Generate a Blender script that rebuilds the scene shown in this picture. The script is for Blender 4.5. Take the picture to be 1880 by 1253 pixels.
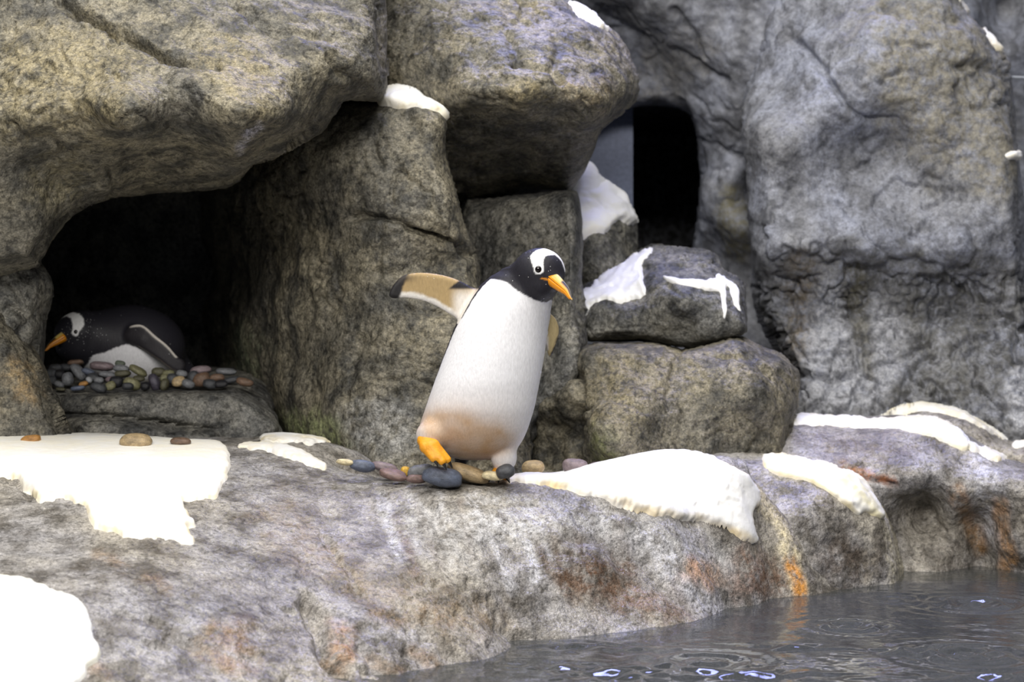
import bpy, math, random
import numpy as np
from mathutils import Vector

for o in list(bpy.data.objects): bpy.data.objects.remove(o, do_unlink=True)
scene = bpy.context.scene
COL = scene.collection

# ------------------------------------------------------------------ camera, world, lights, exposure
F = 3600.0; CX = 940.0; HZ = 500.0; CZ = 0.61; CY = -6.0      # focal length in px, horizon row, eye height
cd = bpy.data.cameras.new('camera'); cam = bpy.data.objects.new('camera', cd); COL.objects.link(cam)
cam.location = (0, CY, CZ); cam.rotation_euler = (math.pi/2, 0, 0)
cd.sensor_width = 36.0; cd.lens = 36.0*F/1880.0
cd.shift_y = -(626.5-HZ)/1880.0
cd.clip_end = 60
cd.dof.use_dof = True; cd.dof.focus_distance = 5.95; cd.dof.aperture_fstop = 2.8
scene.camera = cam
scene.view_settings.view_transform = 'Standard'
scene.view_settings.look = 'None'
scene.view_settings.gamma = 1.0
scene.view_settings.use_curve_mapping = False
scene.view_settings.exposure = 0.5

w = bpy.data.worlds.new('hall'); scene.world = w; w.use_nodes = True
bgn = w.node_tree.nodes['Background']
bgn.inputs[0].default_value = (0.80, 0.86, 1.0, 1); bgn.inputs[1].default_value = 0.075

def area(name, loc, target, sx, sy, energy, color):
    l = bpy.data.lights.new(name, 'AREA'); l.shape = 'RECTANGLE'; l.size = sx; l.size_y = sy
    l.energy = energy; l.color = color
    o = bpy.data.objects.new(name, l); COL.objects.link(o); o.location = loc
    o.rotation_euler = (Vector(target)-Vector(loc)).to_track_quat('-Z', 'Y').to_euler()
    return o
# the hall's ceiling lighting above the pool, the lights over the viewing side behind the camera, and the blue lamp mirrored in the water
area('ceiling_light_overhead_offscreen', (-0.3, -0.7, 5.4), (0, 0.5, 0), 6.0, 3.0, 310, (1.0, 0.97, 0.92))
area('visitor_hall_light_front_offscreen', (-0.8, -7.2, 3.9), (-0.6, 0.8, 0.3), 5.0, 1.2, 400, (1.0, 0.96, 0.90))
area('blue_lamp_back_offscreen', (1.1, 3.1, 4.7), (0.9, 0.0, 0.0), 3.4, 0.9, 22, (0.36, 0.40, 1.0)).data.spread = math.radians(48)

# ------------------------------------------------------------------ small numeric toolbox
def lin(r, g, b):
    f = lambda c: (c/255/12.92 if c/255 <= 0.04045 else ((c/255+0.055)/1.055)**2.4)
    return (f(r), f(g), f(b))
_r = np.random.RandomState(7)
PERM = np.tile(_r.permutation(256), 3).astype(np.int64)
GR = _r.normal(size=(256, 3)); GR /= np.linalg.norm(GR, axis=1)[:, None]
def pnoise(P, seed=0):
    P = np.asarray(P, float)+seed*17.31
    i = np.floor(P).astype(np.int64); f = P-i; i &= 255
    s = f*f*f*(f*(f*6-15)+10)
    out = 0
    for a in (0, 1):
        for b in (0, 1):
            for c in (0, 1):
                h = PERM[PERM[PERM[(i[:, 0]+a) & 255]+((i[:, 1]+b) & 255)]+((i[:, 2]+c) & 255)] & 255
                g = GR[h]
                d = g[:, 0]*(f[:, 0]-a)+g[:, 1]*(f[:, 1]-b)+g[:, 2]*(f[:, 2]-c)
                wx = s[:, 0] if a else 1-s[:, 0]; wy = s[:, 1] if b else 1-s[:, 1]; wz = s[:, 2] if c else 1-s[:, 2]
                out = out+d*wx*wy*wz
    return out*1.5
def fbm(P, scale, octs=3, seed=0, gain=0.5):
    P = np.asarray(P)/scale; r = 0; a = 1
    for k in range(octs):
        r = r+a*pnoise(P*(2.03**k), seed+k); a *= gain
    return r
def smooth(x): x = np.clip(x, 0, 1); return x*x*(3-2*x)
def catmull(pts, n=4, closed=True):
    p = np.array(pts, float); out = []; m = len(p)
    for i in range(m if closed else m-1):
        if closed: a, b, c, d = p[(i-1) % m], p[i], p[(i+1) % m], p[(i+2) % m]
        else: a, b, c, d = p[max(i-1, 0)], p[i], p[i+1], p[min(i+2, m-1)]
        for k in range(n):
            t = k/n
            out.append(0.5*((2*b)+(c-a)*t+(2*a-5*b+4*c-d)*t*t+(3*b-a-3*c+d)*t**3))
    if not closed: out.append(p[-1])
    return np.array(out)
def poly_sd(poly, u, v):
    """signed distance, positive inside"""
    d2 = np.full(u.shape, 1e18); ins = np.zeros(u.shape, bool); n = len(poly)
    for i in range(n):
        ax, ay = poly[i]; bx, by = poly[(i+1) % n]
        ex, ey = bx-ax, by-ay; L = ex*ex+ey*ey+1e-12
        t = np.clip(((u-ax)*ex+(v-ay)*ey)/L, 0, 1)
        d2 = np.minimum(d2, (u-ax-t*ex)**2+(v-ay-t*ey)**2)
        if ay != by:
            c = ((ay > v) != (by > v)) & (u < ex*(v-ay)/ey+ax)
            ins ^= c
    d = np.sqrt(d2)
    return np.where(ins, d, -d)
def line_d(pl, u, v):
    d2 = np.full(u.shape, 1e18)
    for i in range(len(pl)-1):
        ax, ay = pl[i]; ex, ey = pl[i+1][0]-ax, pl[i+1][1]-ay; L = ex*ex+ey*ey+1e-12
        t = np.clip(((u-ax)*ex+(v-ay)*ey)/L, 0, 1)
        d2 = np.minimum(d2, (u-ax-t*ex)**2+(v-ay-t*ey)**2)
    return np.sqrt(d2)
class RBF:
    def __init__(s, pts, vals, scale, c=0.5):
        s.p = np.array(pts, float)/scale; s.sc = scale; s.c = c; n = len(s.p)
        A = np.zeros((n+3, n+3))
        r = np.sqrt(((s.p[:, None]-s.p[None])**2).sum(-1)+c*c)
        A[:n, :n] = r; A[:n, n] = 1; A[:n, n+1:] = s.p; A[n, :n] = 1; A[n+1:, :n] = s.p.T
        s.w = np.linalg.solve(A, np.concatenate([np.array(vals, float), np.zeros(3)]))
    def __call__(s, x, y):
        x = x/s.sc; y = y/s.sc; n = len(s.p)
        r = s.w[n]+s.w[n+1]*x+s.w[n+2]*y
        for i in range(n):
            r = r+s.w[i]*np.sqrt((x-s.p[i, 0])**2+(y-s.p[i, 1])**2+s.c**2)
        return r
def unproj(u, v, D):
    return np.stack([(u-CX)*D/F, D+CY, CZ-(v-HZ)*D/F], -1)
def proj(P):
    D = P[..., 1]-CY
    return CX+P[..., 0]*F/D, HZ+(CZ-P[..., 2])*F/D

# ------------------------------------------------------------------ object helpers
def tag(o, label=None, cat=None, group=None, kind=None):
    if label: o['label'] = label
    if cat: o['category'] = cat
    if group: o['group'] = group
    if kind: o['kind'] = kind
    return o
def mk(name, V, Fc, mat, parent=None, attr=None, smooth_=True, loc=None):
    V = np.asarray(V, float)
    if parent is None:
        base = np.array(loc) if loc is not None else np.array([(V[:, 0].min()+V[:, 0].max())/2, (V[:, 1].min()+V[:, 1].max())/2, V[:, 2].min()])
    else: base = np.array(parent.matrix_world.translation) if parent.parent is None else np.array(parent['_base'])
    me = bpy.data.meshes.new(name)
    Fl = [list(map(int, f)) for f in Fc] if not isinstance(Fc, np.ndarray) else None
    if isinstance(Fc, np.ndarray):
        k = Fc.shape[1]; nf = len(Fc)
        me.vertices.add(len(V)); me.vertices.foreach_set('co', (V-base).astype(np.float32).ravel())
        me.loops.add(nf*k); me.loops.foreach_set('vertex_index', Fc.astype(np.int32).ravel())
        me.polygons.add(nf); me.polygons.foreach_set('loop_start', np.arange(0, nf*k, k, dtype=np.int32))
        me.update(calc_edges=True)
    else:
        me.from_pydata([tuple(p) for p in (V-base)], [], Fl)
    me.validate()
    if smooth_: me.polygons.foreach_set('use_smooth', np.ones(len(me.polygons), bool))
    if attr:
        for an, arr in attr.items():
            a = me.color_attributes.new(an, 'FLOAT_COLOR', 'POINT')
            a.data.foreach_set('color', np.asarray(arr, np.float32).ravel())
    me.materials.append(mat)
    o = bpy.data.objects.new(name, me); COL.objects.link(o)
    if parent is None: o.location = base
    else: o.parent = parent
    bpy.context.view_layer.update() if parent is None else None
    return o

# ------------------------------------------------------------------ materials
def nt_new(name):
    m = bpy.data.materials.new(name); m.use_nodes = True
    return m, m.node_tree.nodes, m.node_tree.links, m.node_tree.nodes['Principled BSDF']
def ramp(nodes, stops, interp='LINEAR'):
    r = nodes.new('ShaderNodeValToRGB'); r.color_ramp.interpolation = interp
    el = r.color_ramp.elements
    while len(el) < len(stops): el.new(0.5)
    for e, (p, c) in zip(el, stops):
        e.position = p; e.color = (c[0], c[1], c[2], 1) if len(c) == 3 else c
    return r
def noise(nodes, links, vec, scale, detail=3, rough=0.55):
    n = nodes.new('ShaderNodeTexNoise'); n.inputs['Scale'].default_value = scale
    n.inputs['Detail'].default_value = detail; n.inputs['Roughness'].default_value = rough
    links.new(vec, n.inputs['Vector']); return n
def mix(nodes, links, fac, a, b, mode='MIX'):
    m = nodes.new('ShaderNodeMix'); m.data_type = 'RGBA'; m.blend_type = mode
    for sock, val in ((m.inputs[0], fac), (m.inputs[6], a), (m.inputs[7], b)):
        if hasattr(val, 'is_linked'): links.new(val, sock)
        elif isinstance(val, (int, float)): sock.default_value = val
        else: sock.default_value = (val[0], val[1], val[2], 1)
    return m.outputs[2]
def rock_mat(name, light, dark, patch, grain=70.0, bump=0.010, speck=0.55, rough=0.6, patch_scale=2.6, patch_amt=0.6):
    m, N, L, B = nt_new(name)
    tc = N.new('ShaderNodeTexCoord').outputs['Object']
    n1 = noise(N, L, tc, patch_scale, 5, 0.6)
    r1 = ramp(N, [(0.40, (0, 0, 0)), (0.62, (patch_amt,)*3)]); L.new(n1.outputs[0], r1.inputs[0])
    c = mix(N, L, r1.outputs[0], light, patch)
    n4 = noise(N, L, tc, 9.0, 4, 0.65)
    r4 = ramp(N, [(0.38, (0.85,)*3), (0.58, (0, 0, 0))]); L.new(n4.outputs[0], r4.inputs[0])
    c = mix(N, L, r4.outputs[0], c, dark)
    at = N.new('ShaderNodeAttribute'); at.attribute_name = 'stain'
    n5 = noise(N, L, tc, 26.0, 5, 0.7)
    r5 = ramp(N, [(0.38, (0.12,)*3), (0.56, (1, 1, 1))]); L.new(n5.outputs[0], r5.inputs[0])
    mu = N.new('ShaderNodeMath'); mu.operation = 'MULTIPLY'; mu.use_clamp = True
    L.new(at.outputs['Alpha'], mu.inputs[0]); L.new(r5.outputs[0], mu.inputs[1])
    c = mix(N, L, mu.outputs[0], c, at.outputs['Color'])
    n0 = noise(N, L, tc, grain*0.6, 2, 0.5)
    vm = N.new('ShaderNodeVectorMath'); vm.operation = 'MULTIPLY_ADD'; vm.inputs[1].default_value = (0.024,)*3; L.new(n0.outputs['Color'], vm.inputs[0]); L.new(tc, vm.inputs[2])
    n2 = N.new('ShaderNodeTexVoronoi'); n2.inputs['Scale'].default_value = grain*1.15; L.new(vm.outputs[0], n2.inputs['Vector'])
    r2 = ramp(N, [(0.10, (1.0+speck*0.35,)*3), (0.50, (0.98,)*3), (0.95, (1-speck*0.6,)*3)]); L.new(n2.outputs[0], r2.inputs[0])
    n6 = noise(N, L, tc, grain*2.6, 2, 0.5)
    r6 = ramp(N, [(0.35, (1-speck*0.6,)*3), (0.65, (1+speck*0.35,)*3)]); L.new(n6.outputs[0], r6.inputs[0])
    c = mix(N, L, 1.0, c, r2.outputs[0], 'MULTIPLY')
    c = mix(N, L, 1.0, c, r6.outputs[0], 'MULTIPLY')
    n7 = noise(N, L, tc, grain*0.75, 3, 0.6)
    r7 = ramp(N, [(0.36, (1-speck*0.95,)*3), (0.47, (1, 1, 1)), (0.66, (1+speck*0.3,)*3)]); L.new(n7.outputs[0], r7.inputs[0])
    c = mix(N, L, 1.0, c, r7.outputs[0], 'MULTIPLY')
    L.new(c, B.inputs['Base Color'])
    n3 = noise(N, L, tc, grain*0.35, 3, 0.55)
    ad = N.new('ShaderNodeMath'); ad.operation = 'MULTIPLY_ADD'; ad.inputs[1].default_value = 2.6
    iv = N.new('ShaderNodeMath'); iv.operation = 'MULTIPLY'; iv.inputs[1].default_value = 0.9; L.new(n7.outputs[0], iv.inputs[0])
    L.new(n3.outputs[0], ad.inputs[0]); L.new(iv.outputs[0], ad.inputs[2])
    b = N.new('ShaderNodeBump'); b.inputs['Strength'].default_value = 1.0; b.inputs['Distance'].default_value = bump*0.55
    L.new(ad.outputs[0], b.inputs['Height']); L.new(b.outputs[0], B.inputs['Normal'])
    B.inputs['Roughness'].default_value = rough
    B.inputs['Specular IOR Level'].default_value = 0.35
    return m
M = {}
M['olive'] = rock_mat('olive_rock', lin(132, 125, 106), lin(52, 52, 50), lin(96, 95, 91), 66, 0.011, 0.62)
M['grey'] = rock_mat('grey_rock', lin(130, 127, 117), lin(54, 55, 56), lin(94, 96, 99), 66, 0.010, 0.6)
M['blue'] = rock_mat('blue_grey_rock', lin(140, 144, 158), lin(86, 87, 92), lin(122, 121, 118), 65, 0.006, 0.35)
M['ledge'] = rock_mat('ledge_rock', lin(166, 160, 150), lin(84, 79, 72), lin(158, 158, 166), 95, 0.008, 0.45, 0.42, 3.0)
M['back'] = rock_mat('back_wall_rock', lin(140, 144, 158), lin(86, 87, 92), lin(122, 121, 118), 35, 0.004, 0.2)
def snow_mat():
    m, N, L, B = nt_new('painted_snow')
    tc = N.new('ShaderNodeTexCoord').outputs['Object']
    at = N.new('ShaderNodeAttribute'); at.attribute_name = 'stain'
    n = noise(N, L, tc, 14, 4); r = ramp(N, [(0.3, (0.3,)*3), (0.6, (1, 1, 1))]); L.new(n.outputs[0], r.inputs[0])
    mu = N.new('ShaderNodeMath'); mu.operation = 'MULTIPLY'; mu.use_clamp = True
    L.new(at.outputs['Alpha'], mu.inputs[0]); L.new(r.outputs[0], mu.inputs[1])
    L.new(mix(N, L, mu.outputs[0], lin(243, 243, 243), at.outputs['Color']), B.inputs['Base Color'])
    n2 = noise(N, L, tc, 40, 3)
    b = N.new('ShaderNodeBump'); b.inputs['Strength'].default_value = 0.5; b.inputs['Distance'].default_value = 0.004
    L.new(n2.outputs[0], b.inputs['Height']); L.new(b.outputs[0], B.inputs['Normal'])
    B.inputs['Roughness'].default_value = 0.55
    return m
M['snow'] = snow_mat()
def vcol_mat(name, rough=0.5, bump=0.002, scale=160, speck=0.0, spec=0.4, stretch=(1, 1, 1)):
    m, N, L, B = nt_new(name)
    at = N.new('ShaderNodeAttribute'); at.attribute_name = 'stain'
    tc = N.new('ShaderNodeTexCoord').outputs['Object']
    mp = N.new('ShaderNodeMapping'); mp.inputs['Scale'].default_value = stretch; L.new(tc, mp.inputs['Vector'])
    n = noise(N, L, mp.outputs[0], scale, 3)
    r = ramp(N, [(0.3, (0.88,)*3), (0.7, (1.06,)*3)]); L.new(n.outputs[0], r.inputs[0])
    c = mix(N, L, 1.0, at.outputs['Color'], r.outputs[0], 'MULTIPLY')
    if speck:      # beads of water and splashes caught in the feathers, alpha of the attribute says where
        vo = N.new('ShaderNodeTexVoronoi'); vo.inputs['Scale'].default_value = 150; L.new(tc, vo.inputs['Vector'])
        rr = ramp(N, [(0.10, (1, 1, 1)), (0.20, (0, 0, 0))]); L.new(vo.outputs['Distance'], rr.inputs[0])
        sp = N.new('ShaderNodeSeparateColor'); L.new(vo.outputs['Color'], sp.inputs[0])
        lt = N.new('ShaderNodeMath'); lt.operation = 'LESS_THAN'; L.new(sp.outputs[0], lt.inputs[0]); L.new(at.outputs['Alpha'], lt.inputs[1])
        mm = N.new('ShaderNodeMath'); mm.operation = 'MULTIPLY'; L.new(rr.outputs[0], mm.inputs[0]); L.new(lt.outputs[0], mm.inputs[1])
        c = mix(N, L, mm.outputs[0], c, lin(225, 225, 225))
    L.new(c, B.inputs['Base Color'])
    b = N.new('ShaderNodeBump'); b.inputs['Strength'].default_value = 0.6; b.inputs['Distance'].default_value = bump
    L.new(n.outputs[0], b.inputs['Height']); L.new(b.outputs[0], B.inputs['Normal'])
    B.inputs['Roughness'].default_value = rough; B.inputs['Specular IOR Level'].default_value = spec
    return m
M['feather'] = vcol_mat('penguin_feathers', 0.55, 0.0016, 190, 1.0, 0.3, (1, 1, 0.35))
M['bill'] = vcol_mat('penguin_bill', 0.32, 0.0004, 120)
M['foot'] = vcol_mat('penguin_foot', 0.5, 0.0015, 220)
def plain(name, col, rough=0.5, spec=0.5):
    m, N, L, B = nt_new(name)
    tc = N.new('ShaderNodeTexCoord').outputs['Object']; n = noise(N, L, tc, 60, 3)
    r = ramp(N, [(0.3, tuple(c*0.8 for c in col)), (0.7, tuple(min(1, c*1.15) for c in col))]); L.new(n.outputs[0], r.inputs[0])
    L.new(r.outputs[0], B.inputs['Base Color']); B.inputs['Roughness'].default_value = rough
    B.inputs['Specular IOR Level'].default_value = spec
    return m
M['eye'] = plain('dark_eye', (0.006, 0.004, 0.004), 0.08, 0.6)
M['claw'] = plain('black_claw', (0.012, 0.011, 0.011), 0.35)
M['cable'] = plain('pale_cable', lin(190, 195, 205), 0.4)
M['panel'] = plain('blue_grey_panel', lin(120, 130, 160), 0.5)
def pebble_mat():
    m, N, L, B = nt_new('river_pebble')
    tc = N.new('ShaderNodeTexCoord').outputs['Object']
    oi = N.new('ShaderNodeObjectInfo')
    va = N.new('ShaderNodeVectorMath'); va.operation = 'ADD'; L.new(tc, va.inputs[0]); L.new(oi.outputs['Location'], va.inputs[1])
    n = noise(N, L, va.outputs[0], 2.2, 5, 0.65); r = ramp(N, [(0.32, (0.55,)*3), (0.65, (1.25,)*3)]); L.new(n.outputs[0], r.inputs[0])
    c = mix(N, L, 1.0, oi.outputs['Color'], r.outputs[0], 'MULTIPLY')
    n2 = noise(N, L, va.outputs[0], 14, 3); r2 = ramp(N, [(0.35, (0.8,)*3), (0.65, (1.1,)*3)]); L.new(n2.outputs[0], r2.inputs[0])
    c = mix(N, L, 1.0, c, r2.outputs[0], 'MULTIPLY')
    L.new(c, B.inputs['Base Color']); B.inputs['Roughness'].default_value = 0.42
    b = N.new('ShaderNodeBump'); b.inputs['Strength'].default_value = 0.3; b.inputs['Distance'].default_value = 0.01
    L.new(n2.outputs[0], b.inputs['Height']); L.new(b.outputs[0], B.inputs['Normal'])
    return m
M['pebble'] = pebble_mat()
def water_mat():
    m, N, L, B = nt_new('pool_water')
    B.inputs['Base Color'].default_value = (0.16, 0.17, 0.17, 1); B.inputs['Roughness'].default_value = 0.02
    B.inputs['IOR'].default_value = 1.33; B.inputs['Transmission Weight'].default_value = 0.75
    tc = N.new('ShaderNodeTexCoord').outputs['Object']
    n = noise(N, L, tc, 14, 2); b = N.new('ShaderNodeBump'); b.inputs['Strength'].default_value = 0.3; b.inputs['Distance'].default_value = 0.012
    L.new(n.outputs[0], b.inputs['Height']); L.new(b.outputs[0], B.inputs['Normal'])
    return m
M['water'] = water_mat()

# ------------------------------------------------------------------ stains: colour and cover per vertex
def stain_attr(u, v, P, stains, seed=3):
    rgb = np.zeros((len(u), 3)); al = np.zeros(len(u))
    if stains:
        n = fbm(P, 0.09, 3, seed)
    for kind, pts, soft, col, k in stains:
        if kind == 'poly': sd = poly_sd(catmull(pts, 3), u, v)
        else: sd = soft*0.2+pts[1]-line_d(catmull(pts[0], 3, False), u, v)
        mk_ = smooth((sd+n*soft*0.9)/(2*soft)+0.5)*k
        na = al+(1-al)*mk_
        wgt = np.where(na > 1e-6, mk_/np.maximum(na, 1e-6), 0)[:, None]
        rgb = rgb*(1-wgt)+np.array(lin(*col))*wgt
        al = na
    return np.concatenate([rgb, al[:, None]], 1)

# ------------------------------------------------------------------ boulders: outline + distances of the faces, closed at the back
class Rock:
    def __init__(s, poly, ctrl, w=40, T=0.3, back=0.25, amp=1.0, seed=1, cracks=(), hole=None, step=3.0, crease=1.0, fine=1.0, rug=None):
        s.rug = rug
        s.poly = catmull(poly, 4); s.hole = catmull(hole, 4) if hole else None
        c = np.array(ctrl, float); s.rbf = RBF(c[:, :2], c[:, 2], 100.0, 0.35)
        s.w, s.T, s.back, s.amp, s.seed, s.step, s.crease, s.fine = w, T, back, amp, seed, step, crease, fine
        s.cracks = [(catmull(p, 3, False), wd, dp) for p, wd, dp in cracks]
    def sd(s, u, v):
        d = poly_sd(s.poly, u, v)
        if s.hole is not None: d = np.minimum(d, -poly_sd(s.hole, u, v))
        return d
    def base(s, u, v, d):
        t = np.clip(d/s.w, 0, 1); e = 1-np.sqrt(np.clip(1-(1-t)**2, 0, 1))
        return s.rbf(u, v)+s.T*e
    def surf(s, u, v, d=None):
        if d is None: d = s.sd(u, v)
        h = 3.0
        P = unproj(u, v, s.base(u, v, np.maximum(d, 0)))
        dc = np.maximum(d, 4.0)
        P0 = unproj(u, v, s.base(u, v, dc))
        Pu = unproj(u+h, v, s.base(u+h, v, np.maximum(s.sd(u+h, v), 4.0)))
        Pv = unproj(u, v+h, s.base(u, v+h, np.maximum(s.sd(u, v+h), 4.0)))
        n = np.cross(Pv-P0, Pu-P0); n /= np.linalg.norm(n, axis=1)[:, None]+1e-12
        n = np.where((n[:, 1] > 0)[:, None], -n, n)
        return P+n*s.disp(P, u, v)[:, None], n
    def disp(s, P, u, v):
        r = 0.030*fbm(P, 0.42, 3, s.seed)+0.010*fbm(P, 0.11, 3, s.seed+9)
        c1 = pnoise(P/0.30+0.3*fbm(P, 0.12, 2, s.seed+4)[:, None], s.seed+21)
        m1 = smooth(fbm(P, 0.5, 2, s.seed+31)*1.5+0.4)
        r = r-s.crease*0.020*m1*np.clip(1-np.abs(c1)/0.10, 0, 1)**1.5
        r = r*s.amp+s.fine*0.0045*fbm(P, 0.035, 2, s.seed+13)
        if s.rug:
            q = fbm(P, 0.16, 3, s.seed+61); q2 = fbm(P, 0.07, 2, s.seed+63)
            r = r-s.rug[1]*smooth((v-s.rug[0])/25)*(np.clip(1-np.abs(q)/0.16, 0, 1)*0.8+np.clip(1-np.abs(q2)/0.2, 0, 1)*0.35)
        for p, wd, dp in s.cracks:
            wob = 1+0.5*fbm(P, 0.06, 2, s.seed+41)
            wu = 7*pnoise(P/0.07, s.seed+71); wv = 7*pnoise(P/0.07, s.seed+72)
            q = line_d(p, u+wu, v+wv)/(wd*0.8*wob)
            r = r-dp*np.exp(-q*q)*np.clip(0.75+0.9*pnoise(P/0.12, s.seed+73), 0.1, 1.3)
        return r
    def build(s, name, mat, label=None, cat='rock', kind=None, stains=(), parent=None):
        st = s.step; lo = s.poly.min(0)-2*st; hi = s.poly.max(0)+2*st
        us = np.arange(lo[0], hi[0]+st, st); vs = np.arange(lo[1], hi[1]+st, st)
        U, V = np.meshgrid(us, vs, indexing='ij'); u = U.ravel(); v = V.ravel()
        d = s.sd(u, v).reshape(U.shape)
        ins = d > 0
        cell = ins[:-1, :-1] | ins[1:, :-1] | ins[1:, 1:] | ins[:-1, 1:]
        need = np.zeros(U.shape, bool)
        need[:-1, :-1] |= cell; need[1:, :-1] |= cell; need[1:, 1:] |= cell; need[:-1, 1:] |= cell
        idx = -np.ones(U.shape, np.int64); idx[need] = np.arange(need.sum())
        gu = np.gradient(d, st, axis=0); gv = np.gradient(d, st, axis=1)
        gl = np.sqrt(gu**2+gv**2)+1e-9
        mv = np.where(d < 0, -d, 0)
        uu = (U+gu/gl*mv)[need]; vv = (V+gv/gl*mv)[need]; dd = np.maximum(d, 0)[need]
        rim = d[need] <= 0
        P, n = s.surf(uu, vv, dd)
        i, j = np.nonzero(cell)
        fr = np.stack([idx[i, j], idx[i, j+1], idx[i+1, j+1], idx[i+1, j]], 1)
        t = np.clip(dd/s.w, 0, 1)
        Pb = unproj(uu, vv, s.base(uu, vv, dd)*0+s.rbf(uu, vv)+s.T+s.back*np.sqrt(np.clip(1-(1-t)**2, 0, 1)))
        nb = len(P); bi = np.where(rim, np.arange(nb), 0)
        free = ~rim; bi[free] = nb+np.arange(free.sum())
        VV = np.concatenate([P, Pb[free]])
        fb = bi[fr][:, ::-1]
        same = (fb[:, ::-1] == fr).all(1)
        FF = np.concatenate([fr, fb[~same]])
        at = stain_attr(uu, vv, P, stains, s.seed)
        at = np.concatenate([at, at[free]])
        o = mk(name, VV, FF, mat, parent, {'stain': at})
        if parent is None: tag(o, label, cat if not kind else None, None, kind)
        s.obj = o
        return o

def sheet(name, parent, surf, poly, t=0.012, w=7.0, step=2.5, edge=(236, 222, 180), edge_k=0.8, edge_w=10, stains=(), label=None, seed=5, rough=1.0):
    """a moulded coat of painted snow lying on surf(u,v)->(pos, normal); its rim dips under the rock"""
    pl = catmull(poly, 4); lo = pl.min(0)-6; hi = pl.max(0)+6
    U, V = np.meshgrid(np.arange(lo[0], hi[0], step), np.arange(lo[1], hi[1], step), indexing='ij')
    u = U.ravel(); v = V.ravel()
    wob = np.stack([u, v, u*0], 1)
    d = poly_sd(pl, u, v)+rough*(5*pnoise(wob/22, seed)+2.5*pnoise(wob/8, seed+1))
    keep = (d > -4).reshape(U.shape)
    cell = keep[:-1, :-1] & keep[1:, :-1] & keep[1:, 1:] & keep[:-1, 1:]
    idx = np.zeros(U.shape, np.int64); need = np.zeros(U.shape, bool)
    for a in (0, 1):
        for b in (0, 1):
            need[a:U.shape[0]-1+a, b:U.shape[1]-1+b] |= cell
    idx[need] = np.arange(need.sum())
    nn = need.ravel(); u = u[nn]; v = v[nn]; d = d[nn]
    P, n = surf(u, v)
    q = np.clip(d/w, -1, 1)
    off = np.where(q > 0, t*np.sqrt(np.clip(1-(1-q)**2, 0, 1)), q*0.02)+0.003*fbm(P, 0.10, 2, seed)*np.clip(q, 0, 1)
    P = P+n*off[:, None]
    i, j = np.nonzero(cell)
    fr = np.stack([idx[i, j], idx[i, j+1], idx[i+1, j+1], idx[i+1, j]], 1)
    at = stain_attr(u, v, P, stains, seed)
    e = (1-smooth((d-1)/edge_w))*edge_k
    e = np.clip(e*(0.7+0.9*fbm(P, 0.12, 2, seed+7)), 0, 1)
    na = at[:, 3]+(1-at[:, 3])*e; wgt = np.where(na > 1e-6, e*(1-at[:, 3])/np.maximum(na, 1e-6), 0)[:, None]
    at = np.concatenate([at[:, :3]*(1-wgt)+np.array(lin(*edge))*wgt, na[:, None]], 1)
    o = mk(name, P, fr, M['snow'], parent, {'stain': at})
    if label: o['label'] = label
    return o

# ------------------------------------------------------------------ the ledge in front: a height field from the pool bed to the back of the shelf
WZ = -0.44
LC = [(-260,812,6.35),(0,812,6.3),(200,814,6.3),(400,822,6.25),(0,880,5.85),(200,895,5.72),(400,880,5.9),(350,1000,5.38),(100,1000,5.32),(-260,1000,5.25),
      (0,1070,5.02),(150,1120,4.92),(400,1130,5.02),(0,1253,4.65),(300,1253,4.75),(-260,1253,4.55),(0,1420,4.4),(300,1420,4.48),(600,1400,4.72),
      (500,803,6.65),(620,818,6.62),(640,846,6.42),(560,850,6.15),(600,910,5.88),(600,1000,5.55),(600,1130,5.22),(650,1253,5.0),(700,885,6.0),(700,960,5.75),(720,1100,5.35),
      (830,896,5.9),(830,950,5.75),(830,1080,5.48),(850,1215,5.27),(860,1330,5.15),(960,1182,5.54),(1000,1280,5.35),(1000,1060,5.72),(1000,950,5.83),(1000,890,5.97),
      (1100,866,6.2),(1120,930,5.98),(1130,1050,5.84),(1130,1160,5.72),(1215,840,6.5),(1250,900,6.25),(1250,950,6.1),(1250,1050,5.96),(1250,1145,5.86),(1260,1250,5.75),
      (1340,868,6.52),(1385,930,6.36),(1370,1010,6.24),(1350,1112,6.15),(1420,1092,6.34),(1440,1000,6.40),(1420,1200,6.25)]
lp = [unproj(np.float64(a), np.float64(b), np.float64(c)) for a, b, c in LC]
lp += [np.array(p) for p in [(-2.4,0.6,0.08),(-1.6,0.55,0.06),(-1.0,0.6,0.03),(-0.5,0.4,-0.05),(-0.2,0.10,-0.03),(0.0,0.08,-0.03),(0.2,0.2,-0.045),(0.0,0.4,-0.10),(0.45,0.75,-0.10),
       (-0.2,0.7,-0.11),(0.3,1.5,-0.12),(-1,1.8,0.0),(-2.2,1.8,0.05),(0.9,1.2,-0.12),(1.2,0.9,-0.5),(2.0,0.9,-0.6),(2.6,0.8,-0.6),(1.4,2.0,-0.1),(2.4,2.0,-0.1),
       (2.6,3.2,-0.1),(0.5,3.2,-0.05),(-2.4,3.2,0),(1.2,0.2,-0.75),(2.0,0,-0.9),(2.6,-0.3,-0.9),(0.6,-0.8,-0.95),(1.6,-1.4,-1.0),(0,-1.6,-0.95),(2.6,-2,-1.0),(-0.6,-1.7,-0.85)]]
lp = np.array(lp)
LZ = RBF(lp[:, :2], lp[:, 2], 1.0, 0.06)
LCR = [([(-40,905),(10,882),(40,890),(60,905)],9,0.02),([(560,1100),(585,1140),(600,1200),(640,1235)],12,0.05),([(595,985),(640,1050),(660,1085)],7,0.014),
       ([(775,930),(795,945),(805,975)],9,0.02),([(920,1150),(950,1168),(965,1172)],9,0.022),([(1040,985),(1110,1000),(1140,1030)],12,0.012),([(660,1190),(690,1225),(720,1250)],9,0.03)]
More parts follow.
